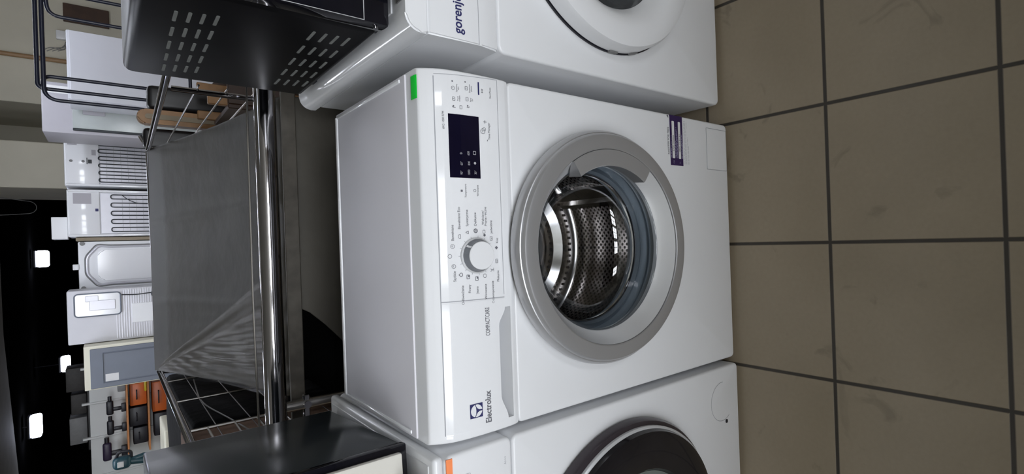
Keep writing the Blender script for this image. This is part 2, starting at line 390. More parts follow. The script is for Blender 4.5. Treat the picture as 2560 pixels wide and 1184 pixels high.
# ------------------------------------------------------------------ washing machine with the silver door (centre)
W1 = thing('washing_machine', 'white front-loading washing machine with silver door ring, dial and dark display, middle of the row', 'washing machine', (0, 0, 0))
HC = (0.002, 0.479)
b = B(); shell(b, -0.298, 0.298, 0.012, 0.693, 0.385, 0.012, (HC[0], HC[1], 0.19)); 
obj('cabinet', b, white, W1)
b = B()
for x in (-.24, .24):
    for y in (.06, .33):
        f = B(); lathe(f, [(0, -.008), (.02, -.008), (.02, .008), (0, .008)], 0, 0, 20); bmesh.ops.rotate(f, verts=f.verts, cent=(0, 0, 0), matrix=Matrix.Rotation(pi / 2, 3, 'X'))
        bmesh.ops.translate(f, verts=f.verts, vec=(x, y, 0.008)); obj('foot', f, dark_pl, W1)
b.free()
PROF = [(.693, .0), (.700, -.0025), (.712, -.0042), (.74, -.0055), (.765, -.0055), (.79, -.0045), (.806, -.0026), (.818, .0000), (.828, .0040), (.838, .0098), (.8445, .0142), (.8482, .0170), (.8498, .0192), (.8505, .0222)]
def py(z):
    if z <= PROF[0][0]: return PROF[0][1]
    for (z0, y0), (z1, y1) in zip(PROF, PROF[1:]):
        if z <= z1: return y0 + (y1 - y0) * (z - z0) / (z1 - z0)
    return PROF[-1][1]
# control panel with a real pocket for the drawer grip
PX0, PX1, PZ0, PZ1 = -.281, -.092, .7035, .7305
zs = sorted(set([PROF[0][0] + (PROF[-1][0] - PROF[0][0]) * i / 40 for i in range(41)] + [p[0] for p in PROF] + [PZ0, PZ1]))
xs = [-.298, -.2965, -.294, PX0, -.2, -.14, PX1, -.02, .06, .14, .22, .294, .2965, .298]
b = B(); gv = {}
def pe(x): # rounded ends of the panel
    d = .298 - abs(x); return 0.004 * max(0, (1 - d / .004)) ** 2
for i, x in enumerate(xs):
    for j, z in enumerate(zs): gv[i, j] = b.verts.new((x, py(z) + pe(x), z))
for i in range(len(xs) - 1):
    for j in range(len(zs) - 1):
        if PX0 <= xs[i] < PX1 and PZ0 <= zs[j] < PZ1: continue
        b.faces.new((gv[i, j], gv[i + 1, j], gv[i + 1, j + 1], gv[i, j + 1]))
nz = len(zs) - 1
tb = [b.verts.new((x, .36, .8505)) for x in xs]
for i in range(len(xs) - 1): b.faces.new((gv[i, nz], gv[i + 1, nz], tb[i + 1], tb[i]))
for s, i in ((-1, 0), (1, len(xs) - 1)):
    q = [gv[i, j] for j in range(nz + 1)] + [tb[i], b.verts.new((xs[i], .36, .693))]
    b.faces.new(q)
ii = [i for i, x in enumerate(xs) if PX0 <= x <= PX1]; jj = [j for j, z in enumerate(zs) if PZ0 <= z <= PZ1]
# pocket walls
rim = [gv[i, jj[0]] for i in ii] + [gv[ii[-1], j] for j in jj[1:]] + [gv[i, jj[-1]] for i in reversed(ii[:-1])] + [gv[ii[0], j] for j in reversed(jj[1:-1])]
zm = (PZ0 + PZ1) / 2
bk = [b.verts.new((v.co.x * .98 - .0037, .048, .7125 + (v.co.z - PZ0) * 1.1)) for v in rim]
for i in range(len(rim)): b.faces.new((rim[i], rim[(i + 1) % len(rim)], bk[(i + 1) % len(rim)], bk[i]))
b.faces.new(bk)
panel = obj('control_panel', b, white_gloss, W1, ang=50)
b = B(); add_line(b, [(-.075, .716), (-.0735, .829)], .0011, py); add_line(b, [(-.285, .8295), (.285, .8295)], .0012, py)
add_line(b, [(.288, .829), (.2945, .7165)], .0007, py); add_line(b, [(-.07, .7165), (.294, .7165)], .0008, py); obj('panel_seam', b, groove, panel, smooth=False)
# drawer front: thin plate with a scalloped grip edge
b = B(); N = 40; DX0, DX1 = -.284, -.0765
def low(x):
    if x < PX0 or x > PX1: return .7155
    t = (x - PX0) / (PX1 - PX0); s = min(1, max(0, min(t / .22, (1 - t) / .16))); s = s * s * (3 - 2 * s)
    return .7155 + .0135 * s
rows = []
for i in range(N + 1):
    x = DX0 + (DX1 - DX0) * i / N; lo = low(x)
    rows.append([b.verts.new((x, py(lo + (.8285 - lo) * k / 14) - .0006, lo + (.8285 - lo) * k / 14)) for k in range(15)] + [b.verts.new((x, py(lo) + .010, lo + .003))])
for i in range(N):
    for k in range(14): b.faces.new((rows[i][k], rows[i + 1][k], rows[i + 1][k + 1], rows[i][k + 1]))
    b.faces.new((rows[i][0], rows[i][15], rows[i + 1][15], rows[i + 1][0]))
drawer = obj('detergent_drawer', b, white_gloss, W1, ang=50)
def words(name, m_, parent, *a, **k):
    b = B(); add_text(b, *a, **k); return obj(name, b, m_, parent, smooth=False)
words('brand_lettering', pgrey, drawer, 'Electrolux', -.279, .7555, .0158, py, 'LEFT', .0014, .0002, .80); words('model_lettering', pgrey, drawer, 'COMPACTCARE', -.136, .7515, .0118, py, 'LEFT', .0014, .0, .55)
lg = B(); add_poly(lg, rrect(-.2655, -.2425, .767, .790, .0006), py, .0014); logo = obj('logo', lg, navy, drawer, smooth=False)
lg = B(); lx, lz, r = -.254, .7785, .0103
add_poly(lg, [(lx + r * math.cos(a), lz + r * math.sin(a)) for a in [math.radians(18 + 144 * k / 16) for k in range(17)]] + [(lx - r * .55, lz + r * .1), (lx, lz - .0 * r + .0005), (lx + r * .55, lz + r * .1)], py, .0018)
for s in (-1, 1):
    add_poly(lg, [(lx + s * r * math.cos(a), lz + r * math.sin(a)) for a in [math.radians(10 - 93 * k / 12) for k in range(13)]] + [(lx + s * r * .13, lz - r * .55), (lx + s * r * .3, lz - r * .22), (lx + s * r * .62, lz + r * .02)], py, .0018)
obj('logo_emblem', lg, white, drawer, smooth=False)
# dial
KX, KZ = -.002, .7675
b = B(); lathe(b, [(.0293, py(KZ) - .0005), (.0293, py(KZ) - .003), (.0283, py(KZ) - .0038), (.0268, py(KZ) - .0038)], KX, KZ, 64); dial_ring = obj('dial_ring', b, silver_l, panel)
b = B(); yk = py(KZ); lathe(b, [(.0272, yk - .002), (.0270, yk - .005), (.0245, yk - .008), (.0232, yk - .0155)], KX, KZ, 64); dialk = obj('dial_skirt', b, mat('dial_grey', (.2, .21, .23), .35, .2, noise=.05), dial_ring)
b = B(); lathe(b, [(.0229, yk - .0145), (.0229, yk - .0168), (.022, yk - .0178), (0, yk - .0181)], KX, KZ, 64); obj('dial_cap', b, white, dial_ring)
b = B(); a = math.radians(52); ca, sa = math.cos(a), math.sin(a)
q = []
for rr, yy in ((.0270, yk - .0056), (.0246, yk - .0086), (.0233, yk - .0158)): q.append([b.verts.new((KX + rr * ca + s * .0017 * -sa, yy - .0004, KZ + rr * sa + s * .0017 * ca)) for s in (-1, 1)])
for u_, v_ in zip(q, q[1:]): b.faces.new((u_[0], u_[1], v_[1], v_[0]))
obj('dial_pointer', b, white, dial_ring)
b = B()
for k in range(15):
    a = pi / 2 - 2 * pi * (k) / 15
    add_line(b, [(KX + .0295 * math.cos(a), KZ + .0295 * math.sin(a)), (KX + .0325 * math.cos(a), KZ + .0325 * math.sin(a))], .0008, py)
obj('dial_tick_marks', b, plight, panel, smooth=False)
# programme names and symbols
TXT = [('Szybkie', -.0292, .8074), ('Odświeżanie', -.0600, .7946), ('Firany', -.0510, .7826), ('Jeans', -.0540, .7686), ('Wirowanie', -.0580, .7527), ('Odpompowanie', -.0600, .7387), ('Płukanie', -.0340, .7273),
       ('Bawełniane', .0330, .8086), ('Bawełniane Eco', .0565, .7970), ('Syntetyczne', .0565, .7831), ('Delikatne', .0545, .7683), ('Wełniane/', .0570, .7538), ('Pranie ręczne', .0590, .7486), ('Jedwabne', .0415, .7381), ('Koc', .0185, .7270)]
for t, x, z in TXT: words('programme_lettering', pgrey, panel, t, x + (.003 if x > 0 else -.0045), z, .0062, py, sx=.92)
for t, x, z, s in (('Temperatura', .1038, .7838, .0046), ('Wirowanie', .1045, .7615, .0046), ('6KG 1000 RPM', .2155, .8170, .0050), ('Time Manager', .205, .7357, .0056), ('Start/Pauza', .270, .7311, .0046), ('+', .2198, .7426, .013), ('-', .1892, .7407, .012)):
    words('button_lettering', pgrey, panel, t, x, z, s, py, sx=.9)
for t, x, z in (('Opóźniony', .2688, .7935), ('start', .2688, .7905), ('Dodatkowe', .2712, .7705), ('płukanie', .2712, .7672), ('Pranie', .2523, .7920), ('wstępne', .2523, .7890), ('Plamy', .2530, .7690), ('Eco', .2530, .7660)): words('option_lettering', pgrey, panel, t, x, z, .0036, py, sx=.8)
b = B()
IC = [(-.0014, .8141), (.0143, .8093), (.0299, .7972), (.0361, .7839), (.0385, .7682), (.0330, .7523), (.0252, .7387), (.0094, .7290), (-.0130, .7291), (-.0272, .7392), (-.0363, .7536), (-.0398, .7690), (-.0360, .7845), (-.0318, .7974), (-.0177, .8084)]
for k, (x, z) in enumerate(IC):
    r = .0031; b = B()
    if k in (0, 1, 10, 14): add_line(b, circ(x, z, r, 18), .0006, py, closed=True); 
    if k in (1, 14): add_line(b, [(x - .0012, z), (x + .0002, z + .0014), (x + .0015, z)], .0006, py)
    if k == 4: add_line(b, circ(x, z, r, 18), .0014, py, closed=True); add_line(b, circ(x, z, .0012, 12), .0008, py, closed=True)
    if k == 2: add_line(b, [(x - r, z - r * .6), (x + r, z - r * .6), (x + r, z + r * .2), (x + r * .5, z + r * .7), (x - r * .5, z + r * .7), (x - r, z + r * .2)], .0006, py, closed=True)
    if k == 3: add_line(b, [(x - r * .8, z - r * .8), (x + r * .8, z - r * .8), (x, z + r * .8)], .0007, py, closed=True)
    if k == 5: add_poly(b, circ(x - .002, z - .0006, .0022, 14), py); add_line(b, rrect(x + .001, x + .0062, z - .002, z + .0022, .0005), .0006, py, closed=True)
    if k in (6, 8): add_line(b, rrect(x - r, x + r, z - r * .7, z + r * .8, .0006), .0006, py, closed=True); add_line(b, [(x - .0013, z + .0005), (x, z - .0011), (x + .0013, z + .0005)], .0006, py)
    if k == 7: add_poly(b, [(x - r, z), (x, z - r), (x + r, z), (x, z + r)], py)
    if k == 9: add_line(b, [(x - r, z + r), (x - r * .2, z - .0005), (x + r * .6, z + r)], .0007, py); add_line(b, [(x, z + r * .5), (x, z - r)], .0007, py); add_line(b, [(x - r, z - r), (x + r, z - r)], .0006, py)
    if k in (11, 12): add_line(b, rrect(x - r, x + r, z - r * .8, z + r * .8, .0004), .0009, py, closed=True); add_poly(b, rrect(x - .0002, x + r * .8, z - r * .7, z + .0003, .0002), py)
    if k == 13: add_line(b, [(x - r, z - r * .2), (x, z + r), (x + r, z - r * .2), (x + r * .5, z - r), (x - r * .5, z - r)], .0009, py, closed=True)
    obj('programme_symbol', b, pgrey, panel, smooth=False)
for x, z in ((.2684, .7995), (.2512, .7987), (.2709, .7762), (.2533, .7754)):
    b = B(); add_line(b, circ(x, z, .0028, 16) if x > .26 and z > .79 else rrect(x - .0028, x + .0028, z - .002, z + .0024, .0004), .0006, py, closed=True); add_line(b, [(x, z - .0005), (x, z + .0018)], .0006, py); obj('option_symbol', b, pgrey, panel, smooth=False)
b = B(); add_line(b, rrect(.236, .2412, .785, .789, .0004), .0006, py, closed=True)
obj('option_symbol', b, pgrey, panel, smooth=False); b = B(); add_line(b, [(.2372, .7962), (.2372, .8005), (.239, .8022)], .0007, py); obj('option_symbol', b, pgrey, panel, smooth=False); b = B(); add_line(b, [(.2398, .7765), (.2398, .7725), (.242, .772)], .0007, py); obj('option_symbol', b, pgrey, panel, smooth=False)
for x, z in ((.2792, .8005), (.2810, .7780), (.2394, .7998), (.2424, .7748)):
    b = B(); add_poly(b, circ(x, z, .0013, 12), py); obj('indicator_dot', b, pgrey, panel, smooth=False)
b = B(); add_line(b, circ(.2039, .7478, .0042, 20), .0007, py, closed=True); add_line(b, circ(.2075, .7452, .0028, 16), .0006, py, closed=True); add_line(b, [(.2019, .7478), (.2039, .7478), (.2052, .7500)], .0007, py)
obj('clock_symbol', b, pgrey, panel, smooth=False); b = B(); add_line(b, [(.2682, .7482), (.2682, .7452), (.2705, .7467)], .0006, py, closed=True); add_line(b, [(.272, .7452), (.272, .7482)], .0008, py); add_line(b, [(.274, .7452), (.274, .7482)], .0008, py)
obj('start_symbol', b, pgrey, panel, smooth=False); b = B(); add_poly(b, rrect(.1018, .1052, .789, .7925, .0005), py); obj('temperature_symbol', b, pgrey, panel, smooth=False); b = B(); add_line(b, circ(.1045, .7672, .0022, 14), .0006, py, closed=True)
obj('spin_symbol', b, pgrey, panel, smooth=False)
b = B(); add_poly(b, rrect(.2635, .2845, .7525, .7550, .0004), py, .001); obj('start_indicator', b, navy, panel, smooth=False)
b = B(); nzd = 8
for i in range(nzd):
    z0 = .7555 + (.8095 - .7555) * i / nzd; z1 = .7555 + (.8095 - .7555) * (i + 1) / nzd
    b.faces.new([b.verts.new((x, py(z) - .0011, z)) for x, z in ((.1245, z0), (.2265, z0), (.2265, z1), (.1245, z1))])
dsp = obj('display', b, disp, panel, ang=60)
b = B()
for t, x, z, s in (('90°', .1327, .7903, .0058), ('60°', .1476, .7898, .0058), ('1000', .1334, .7771, .0058), ('800', .1485, .7765, .0058), ('600', .1648, .7770, .0058), ('*', .1638, .7880, .011), ('30°', .1341, .7651, .0058)): add_text(b, t, x, z, s, py, eps=.0019, sx=.8)
add_line(b, rrect(.1632, .1688, .7638, .7684, .0004), .0008, py, .0019, closed=True); add_poly(b, circ(.1492, .7658, .0022, 12), py, .0019)
obj('display_print', b, dispgrey, dsp, smooth=False)
# top lid
b = B(); rbox(b, -.2985, .2985, .046, .397, .693, .8485, .004, 2); obj('upper_cabinet', b, white, W1)
b = B(); rbox(b, -.297, .297, .058, .4, .8485, .8535, .0025, 2); 
lid = obj('top_lid', b, lid_white, W1)
b = B(); rbox(b, -.290, .290, .388, .399, .853, .8562, .0014, 2); rbox(b, .286, .292, .075, .39, .853, .8555, .001, 2); rbox(b, -.292, -.286, .075, .39, .853, .8555, .001, 2); obj('lid_rim', b, white_gloss, lid)
b = B()
for k in range(9):
    pass
prism(b, [(.2635, .016), (.2965, .016), (.2965, .034), (.2635, .034)], 'z', .8508, .8513)
b2 = B()
pts = [(.845, .0155), (.849, .02), (.8505, .0255), (.8507, .036)]
g0 = [b2.verts.new((.250, y - .0005, z + .0006)) for z, y in [(.846, .0163), (.8495, .0205), (.8509, .0258), (.8511, .0385)]]
g1 = [b2.verts.new((.2875, y - .0005, z + .0006)) for z, y in [(.846, .0163), (.8495, .0205), (.8509, .0258), (.8511, .0385)]]
for i in range(3): b2.faces.new((g0[i], g1[i], g1[i + 1], g0[i + 1]))
b.free(); gl = obj('price_sticker', b2, green_lab, W1); gl['label'] = 'bright green sticker'
# front seam, flap, sticker
f0 = flat(0.0)
b = B(); add_line(b, [(.1795, .0185), (.1795, .1035), (.282, .1035), (.282, .0185)], .0011, f0, .0005, closed=True); obj('filter_flap_seam', b, groove, W1, smooth=False)
b = B(); prism(b, rrect(.181, .2805, .0200, .102, .002), 'y', -.0012, .002); obj('filter_flap', b, white, W1)
b = B(); prism(b, rrect(.181, .2965, .199, .2455, .0008), 'y', -.0006, .0006); st = obj('registration_sticker', b, purple_lab, W1); st['label'] = 'dark purple sticker with two white number strips'
b = B(); add_poly(b, rrect(.197, .283, .2302, .2392, .002), f0, .0011); add_poly(b, rrect(.197, .283, .2076, .2162, .002), f0, .0011); obj('number_strip', b, paper, st, smooth=False)
words('sticker_number', pgrey, st, '0700 700006', .232, .2347, .0078, f0, eps=.0015, sx=.9); words('sticker_number', pgrey, st, '0801 77 81 63', .234, .2119, .0078, f0, eps=.0015, sx=.9)
words('sticker_heading', pgrey, st, 'REGISTER FOR FREE', .236, .2520, .0078, f0, eps=.0012, sx=.92); b = B(); add_poly(b, [(.288, .2505), (.295, .2505), (.2935, .2565)], f0, .0012); obj('sticker_mark', b, pgrey, st, smooth=False)
b = B()
for z, x0, x1 in ((.2424, .198, .250), (.2272, .198, .238), (.2240, .202, .270), (.2205, .198, .262), (.2042, .198, .255), (.2015, .198, .235)):
    x = x0
    while x < x1:
        l = random.uniform(.004, .011); add_poly(b, [(x, z - .0009), (min(x + l, x1), z - .0009), (min(x + l, x1), z + .0009), (x, z + .0009)], f0, .0012); x += l + .0016
add_text(b, 'GB', .1885, .2345, .006, f0, eps=.0013); add_text(b, 'PL', .1885, .2115, .006, f0, eps=.0013)
obj('sticker_small_print', b, plab_txt, st, smooth=False)
b = B()
for z, x0, x1 in ((.193, .186, .288), (.1895, .186, .288), (.186, .186, .27), (.180, .186, .25), (.177, .186, .23)):
    x = x0
    while x < x1:
        l = random.uniform(.003, .009); add_poly(b, [(x, z - .0006), (min(x + l, x1), z - .0006), (min(x + l, x1), z + .0006), (x, z + .0006)], f0, .0005); x += l + .0018
add_text(b, 'SERVICE', .278, .1835, .004, f0, eps=.0005)
obj('service_print', b, mat('faint_print', (.5, .51, .54), .6, noise=.05), W1, smooth=False)
# drum, gasket and door
b = B(); lathe(b, [(.150, .052), (.153, .049), (.158, .052), (.205, .062), (.228, .075), (.232, .09)], *HC, 96); obj('drum_lip', b, steel, W1)
b = B(); lathe(b, [(.232, .09), (.232, .33)], *HC, 96, uv=.232); drum = obj('drum', b, steel_holes, W1)
b = B(); lathe(b, [(.232, .33), (.222, .338), (.19, .334)], *HC, 96, uv=.2); lathe(b, [(.19, .334), (.17, .32), (.15, .334)], *HC, 96, uv=.2); lathe(b, [(.15, .334), (.10, .322), (.085, .334), (.05, .330), (.03, .322), (0, .32)], *HC, 96, uv=.1)
obj('drum_back', b, steel, drum, ang=60)
b = B()
for rr in (.207, .138):
    n = int(2 * pi * rr / .016)
    for k in range(n):
        a = 2 * pi * k / n; yb = .3325 if rr > .2 else .3285
        lathe(b, [(0, yb), (.0036, yb), (.0036, yb - .0004), (0, yb - .0006)], HC[0] + rr * math.cos(a), HC[1] + rr * math.sin(a), 10)
o = obj('drum_back_holes', b, dark_pl, drum); o['kind'] = 'stuff'
for k in range(3):
    a = math.radians(62 + 120 * k); lb = B()
    prism(lb, [(.235, -.034), (.215, -.02), (.182, -.011), (.176, 0), (.182, .011), (.215, .02), (.235, .034)], 'z', .10, .32)
    # polygon is (radial, tangential); turn it into place
    for v in lb.verts:
        r_, t_, d_ = v.co.x, v.co.y, v.co.z
        tap = 1 - .35 * abs((d_ - .21) / .11) ** 3; r_ = .235 - (.235 - r_) * tap
        v.co = Vector((HC[0] + r_ * math.cos(a) - t_ * math.sin(a), d_, HC[1] + r_ * math.sin(a) + t_ * math.cos(a)))
    obj('lifter', lb, steel, drum)
b = B(); lathe(b, [(.19, .015), (.186, .004), (.176, .002), (.172, .02), (.178, .03), (.170, .044), (.158, .036), (.153, .046), (.151, .058), (.16, .075), (.19, .075)], *HC, 96); obj('door_gasket', b, rubber, W1)
door = thing('door', '', ''); del door['label']; del door['category']; door.parent = W1
b = B(); lathe(b, [(.213, .0), (.2205, -.005), (.2262, -.0125), (.2282, -.021), (.2268, -.029), (.2228, -.0348), (.2212, -.0355), (.2202, -.0388), (.2170, -.0425), (.2135, -.0436), (.200, -.0440), (.1915, -.0437), (.1895, -.0425), (.1888, -.039)], *HC, 128); obj('outer_ring', b, silver, door, ang=28)
b = B(); lathe(b, [(.2185, -.0004), (.2185, -.0022), (.212, -.0022)], *HC, 128); obj('rim_shadow_gap', b, dark_pl, door)
b = B(); lathe(b, [(.1888, -.040), (.183, -.031), (.1735, -.016), (.168, -.010), (.1655, -.007), (.1655, .002)], *HC, 128); obj('inner_ring', b, silver_l, door)
b = B(); lathe(b, [(.1656, -.0065), (.1640, -.0095), (.1618, -.0085), (.156, .006), (.149, .03), (.140, .052), (.128, .068), (.1, .082), (.06, .090), (0, .093)], *HC, 96); obj('glass_bowl', b, bowl_glass, door, ang=80)
b = B(); tube(b, [(HC[0] + .1515 * math.cos(a), .045, HC[1] + .1515 * math.sin(a)) for a in [2 * pi * k / 96 for k in range(96)]], .0022, 8, closed=True); obj('drum_rim', b, chrome, W1)
b = B(); lathe(b, [(.1885, -.0432), (.1872, -.0448), (.170, -.0452), (.158, -.0445), (.1565, -.043), (.160, -.012), (.1885, -.036)], *HC, 40, a0=math.radians(-35), a1=math.radians(33), close=True); obj('door_handle', b, silver, door, ang=30)

# ------------------------------------------------------------------ neighbour washing machines
W2 = thing('washing_machine', 'white washing machine with big black round door and orange sticker, left of the dial machine', 'washing machine', (-.611, -.008, 0))
b = B(); shell(b, -.299, .299, .012, .712, .5, .012, (0, .44, .2)); obj('cabinet', b, white, W2)
b = B(); shell(b, -.299, .299, .7135, .838, .5, .012); obj('control_panel', b, white, W2)
b = B(); rbox(b, -.2995, .2995, .004, .505, .8385, .856, .007, 3); rbox(b, -.285, .285, .02, .49, .855, .8572, .001, 1); obj('top_lid', b, white, W2)
for x in (-.24, .24):
    for y in (.06, .42):
        f = B(); lathe(f, [(0, -.008), (.02, -.008), (.02, .008), (0, .008)], 0, 0, 20); bmesh.ops.rotate(f, verts=f.verts, cent=(0, 0, 0), matrix=Matrix.Rotation(pi / 2, 3, 'X')); bmesh.ops.translate(f, verts=f.verts, vec=(x, y, 0.008)); obj('foot', f, dark_pl, W2)
d2 = thing('door', '', ''); del d2['label']; del d2['category']; d2.parent = W2
b = B(); lathe(b, [(.251, 0), (.258, -.004), (.258, -.016), (.254, -.024), (.246, -.028)], 0, .44, 128); obj('outer_ring', b, mat('dark_purple_grey_shadow', (.06, .05, .058), .22, .3, noise=.1), d2)  # dark colour of this ring stands in for soft shadow around the door
b = B(); lathe(b, [(.2465, -.028), (.2465, -.034), (.2435, -.0365), (.241, -.0365)], 0, .44, 128); obj('chrome_trim', b, silver_l, d2)
b = B(); lathe(b, [(.242, -.035), (.238, -.046), (.225, -.052), (.19, -.052), (.165, -.046), (.158, -.036)], 0, .44, 128); obj('black_ring', b, dark_glass, d2)
b = B(); lathe(b, [(.159, -.038), (.15, -.03), (.13, -.0), (.1, .03), (0, .045)], 0, .44, 96); obj('glass_bowl', b, mat('grey_green_glass', (.16, .18, .165), .12, noise=.1), d2)
f2 = flat(0.0)
b = B(); add_line(b, circ(.215, .085, .0475, 40, math.radians(-5), math.radians(215)), .0011, f2, .0004); obj('filter_cap_seam', b, groove, W2, smooth=False)
b = B(); prism(b, rrect(.158, .167, .066, .074, .003), 'y', -.0015, .001); obj('filter_cap_notch', b, dark_pl, W2)
b = B(); prism(b, [(.250, .8262), (.294, .8262), (.294, .8368), (.268, .8368), (.258, .8350), (.250, .8300)], 'y', -.001, .001); o = obj('price_sticker', b, orange_lab, W2, smooth=False); o['label'] = 'orange sticker'
b = B(); add_line(b, rrect(.236, .262, .795, .812, .001), .0009, f2, .0004, closed=True); obj('panel_outline', b, plight, W2, smooth=False)
words('panel_lettering', plight, W2, 'A+++', .262, .728, .006, f2, eps=.0004); words('panel_lettering', plight, W2, '1400 rpm', .225, .728, .005, f2, eps=.0004)

W3 = thing('washing_machine', 'white washing machine with white round door at the right, partly out of view', 'washing machine', (.652, .02, 0))
b = B(); shell(b, -.299, .299, .012, .694, .57, .016, (0, .415, .2)); obj('cabinet', b, white, W3)
b = B(); prism(b, [(0, .694), (-.004, .705), (-.008, .735), (-.008, .83), (-.004, .833), (.56, .833), (.56, .694)], 'x', -.298, .298); bmesh.ops.bevel(b, geom=b.edges[:], offset=.003, segments=2, affect='EDGES'); pan3 = obj('control_panel', b, white, W3)
lp_ = [(x, max(z, .8335)) for x, z in rrect(-.2993, .2993, .80, .8685, .026, 8) if z > .8335] + [(-.2993, .8335), (.2993, .8335)]
b = B(); prism(b, lp_, 'y', -.0088, .595); bmesh.ops.bevel(b, geom=[e for e in b.edges if abs(e.verts[0].co.y - e.verts[1].co.y) < 1e-6 and max(e.verts[0].co.z, e.verts[1].co.z) > .834], offset=.003, segments=2, affect='EDGES'); rbox(b, -.26, .26, .04, .56, .868, .8705, .001, 1); obj('top_lid', b, white_gloss, W3)
for x in (-.24, .24):
    for y in (.06, .5):
        f = B(); lathe(f, [(0, -.008), (.02, -.008), (.02, .008), (0, .008)], 0, 0, 20); bmesh.ops.rotate(f, verts=f.verts, cent=(0, 0, 0), matrix=Matrix.Rotation(pi / 2, 3, 'X')); bmesh.ops.translate(f, verts=f.verts, vec=(x, y, 0.008)); obj('foot', f, dark_pl, W3)
f3 = flat(-.008)
b = B(); add_text(b, 'gorenje', -.2865, .7775, .0235, f3, 'LEFT', bold=.0004, sx=.88); obj('brand_lettering', b, navy, pan3, smooth=False); b = B(); add_line(b, circ(-.200, .783, .0045, 16), .0016, f3, closed=True); obj('brand_mark', b, navy, pan3, smooth=False)
b = B(); add_line(b, [(-.297, .738), (.297, .738)], .0008, f3); obj('panel_seam', b, groove, pan3, smooth=False)
d3 = thing('door', '', ''); del d3['label']; del d3['category']; d3.parent = W3
b = B(); lathe(b, [(.2438, -.0006), (.2438, -.004), (.238, -.004)], 0, .415, 128); obj('door_gap', b, dark_pl, d3)
b = B(); lathe(b, [(.236, -.004), (.241, -.006), (.241, -.03), (.236, -.04), (.226, -.044), (.2, -.045), (.185, -.043), (.165, -.028), (.152, -.012), (.148, -.006)], 0, .415, 128); obj('white_ring', b, white, d3, ang=40)
b = B(); lathe(b, [(.149, -.008), (.14, 0), (.12, .03), (.08, .05), (0, .06)], 0, .415, 96); obj('glass_bowl', b, mat('mid_grey_glass', (.07, .075, .08), .1, noise=.2), d3)
for ang in (181, 196):
    b = B(); a = math.radians(ang); rbox(b, .238, .2445, -.012, -.001, -.012, .012, .001, 1)
    for v in b.verts: x, z = v.co.x, v.co.z; v.co = Vector((x * math.cos(a) - z * math.sin(a), v.co.y, .415 + x * math.sin(a) + z * math.cos(a)))
    obj('hinge_cover', b, grey_pl, d3)

# ------------------------------------------------------------------ microwaves standing on the neighbours
def slot_rows(bm, x, corners, nr, nc, length, hgt):
    """rounded ventilation slots on a side face, rows top to bottom, columns along the depth"""
    (y0, z0), (y1, z1), (y2, z2), (y3, z3) = corners
    out = []
    for r in range(nr):
        for c in range(nc):
            u, v = r / (nr - 1), c / (nc - 1)
            y = (y0 * (1 - v) + y1 * v) * (1 - u) + (y2 * (1 - v) + y3 * v) * u
            z = (z0 * (1 - v) + z1 * v) * (1 - u) + (z2 * (1 - v) + z3 * v) * u
            out.append((y, z))
    return out
MW = thing('microwave', 'black microwave oven with slotted side vents on top of the right-hand washing machine', 'microwave', (.585, .05, .8705))
b = B(); rbox(b, -.225, .225, .02, .475, .014, .322, .014, 3); body = obj('body', b, black_paint, MW)
b = B(); rbox(b, -.225, .225, -.012, .02, .012, .324, .005, 2); dr = obj('door', b, black_gloss, MW)
b = B(); tube(b, [(-.2235, -.0125, .052), (-.2235, -.0125, .31), (.1, -.0125, .31), (.1, -.0125, .052)], .0008, 6, closed=True); obj('door_trim', b, silver_l, dr)
for y, z in slot_rows(b, 0, [(.128, .271), (.405, .266), (.113, .223), (.388, .218)], 4, 5, .03, .01) + slot_rows(b, 0, [(.095, .098), (.386, .084), (.090, .046), (.372, .035)], 4, 5, .03, .01):
    s = B(); prism(s, rrect(y - .021, y + .021, z - .0023, z + .0023, .0022, 4), 'x', -.2257, -.2245); obj('vent_slot', s, slotm, body)
for x in (-.19, .19):
    for y in (.06, .42): 
        s = B(); rbox(s, x - .018, x + .018, y - .012, y + .012, 0, .016, .003, 1); obj('foot', s, dark_pl, MW)
b = B(); tube(b, [(-.2285, .0, .03), (-.2245, .0, .03)], .004, 12); obj('side_screw', b, chrome, body)

M2 = thing('microwave', 'cream fronted microwave oven with dark grey glossy side on top of the left washing machine', 'microwave', (-.538, .058, .8575), rz=math.radians(4.2))
b = B(); rbox(b, -.235, .235, .012, .375, .012, .328, .004, 2); obj('body', b, dk_grey_gloss, M2)
b = B(); rbox(b, -.236, .236, -.004, .012, .008, .330, .003, 2); fr = obj('front_frame', b, black_gloss, M2)
b = B(); rbox(b, -.225, .226, -.016, -.004, .02, .322, .004, 2); dd = obj('front_panel', b, ivory, M2)
b = B(); rbox(b, -.19, .198, -.0185, -.0155, .045, .285, .004, 2); obj('window', b, mat('dark_red_window', (.025, .01, .012), .15, noise=.2), dd)
for x in (-.19, .19):
    for y in (.05, .29): 
        s = B(); rbox(s, x - .018, x + .018, y - .012, y + .012, 0, .014, .003, 1); obj('foot', s, dark_pl, M2)
# price tags on the washing machine tops
def price_tag(loc, label, w_, h_, lean, group='yellow price tags'):
    t = thing('price_tag', label, 'price tag', loc, group)
    b = B(); prism(b, [(0, 0), (.028, 0), (.028, .002), (.004, .002), (.012, h_), (.010, h_)], 'x', -w_ / 2, w_ / 2); obj('stand', b, grey_pl, t)
    b = B(); b.faces.new([b.verts.new(p) for p in ((-w_ / 2, .0025, .004), (w_ / 2, .0025, .004), (w_ / 2, .0092, h_ - .001), (-w_ / 2, .0092, h_ - .001))]); r = bmesh.ops.extrude_face_region(b, geom=b.faces[:]); bmesh.ops.translate(b, verts=[v for v in r['geom'] if isinstance(v, bmesh.types.BMVert)], vec=(0, -.0012, 0)); o = obj('yellow_card', b, yellow_lab, t)
    return t
price_tag((.455, .012, .8686), 'yellow price tag standing before the black microwave', .11, .042, 0)
price_tag((-.395, .01, .8575), 'yellow price tag standing before the cream microwave', .09, .04, 0)

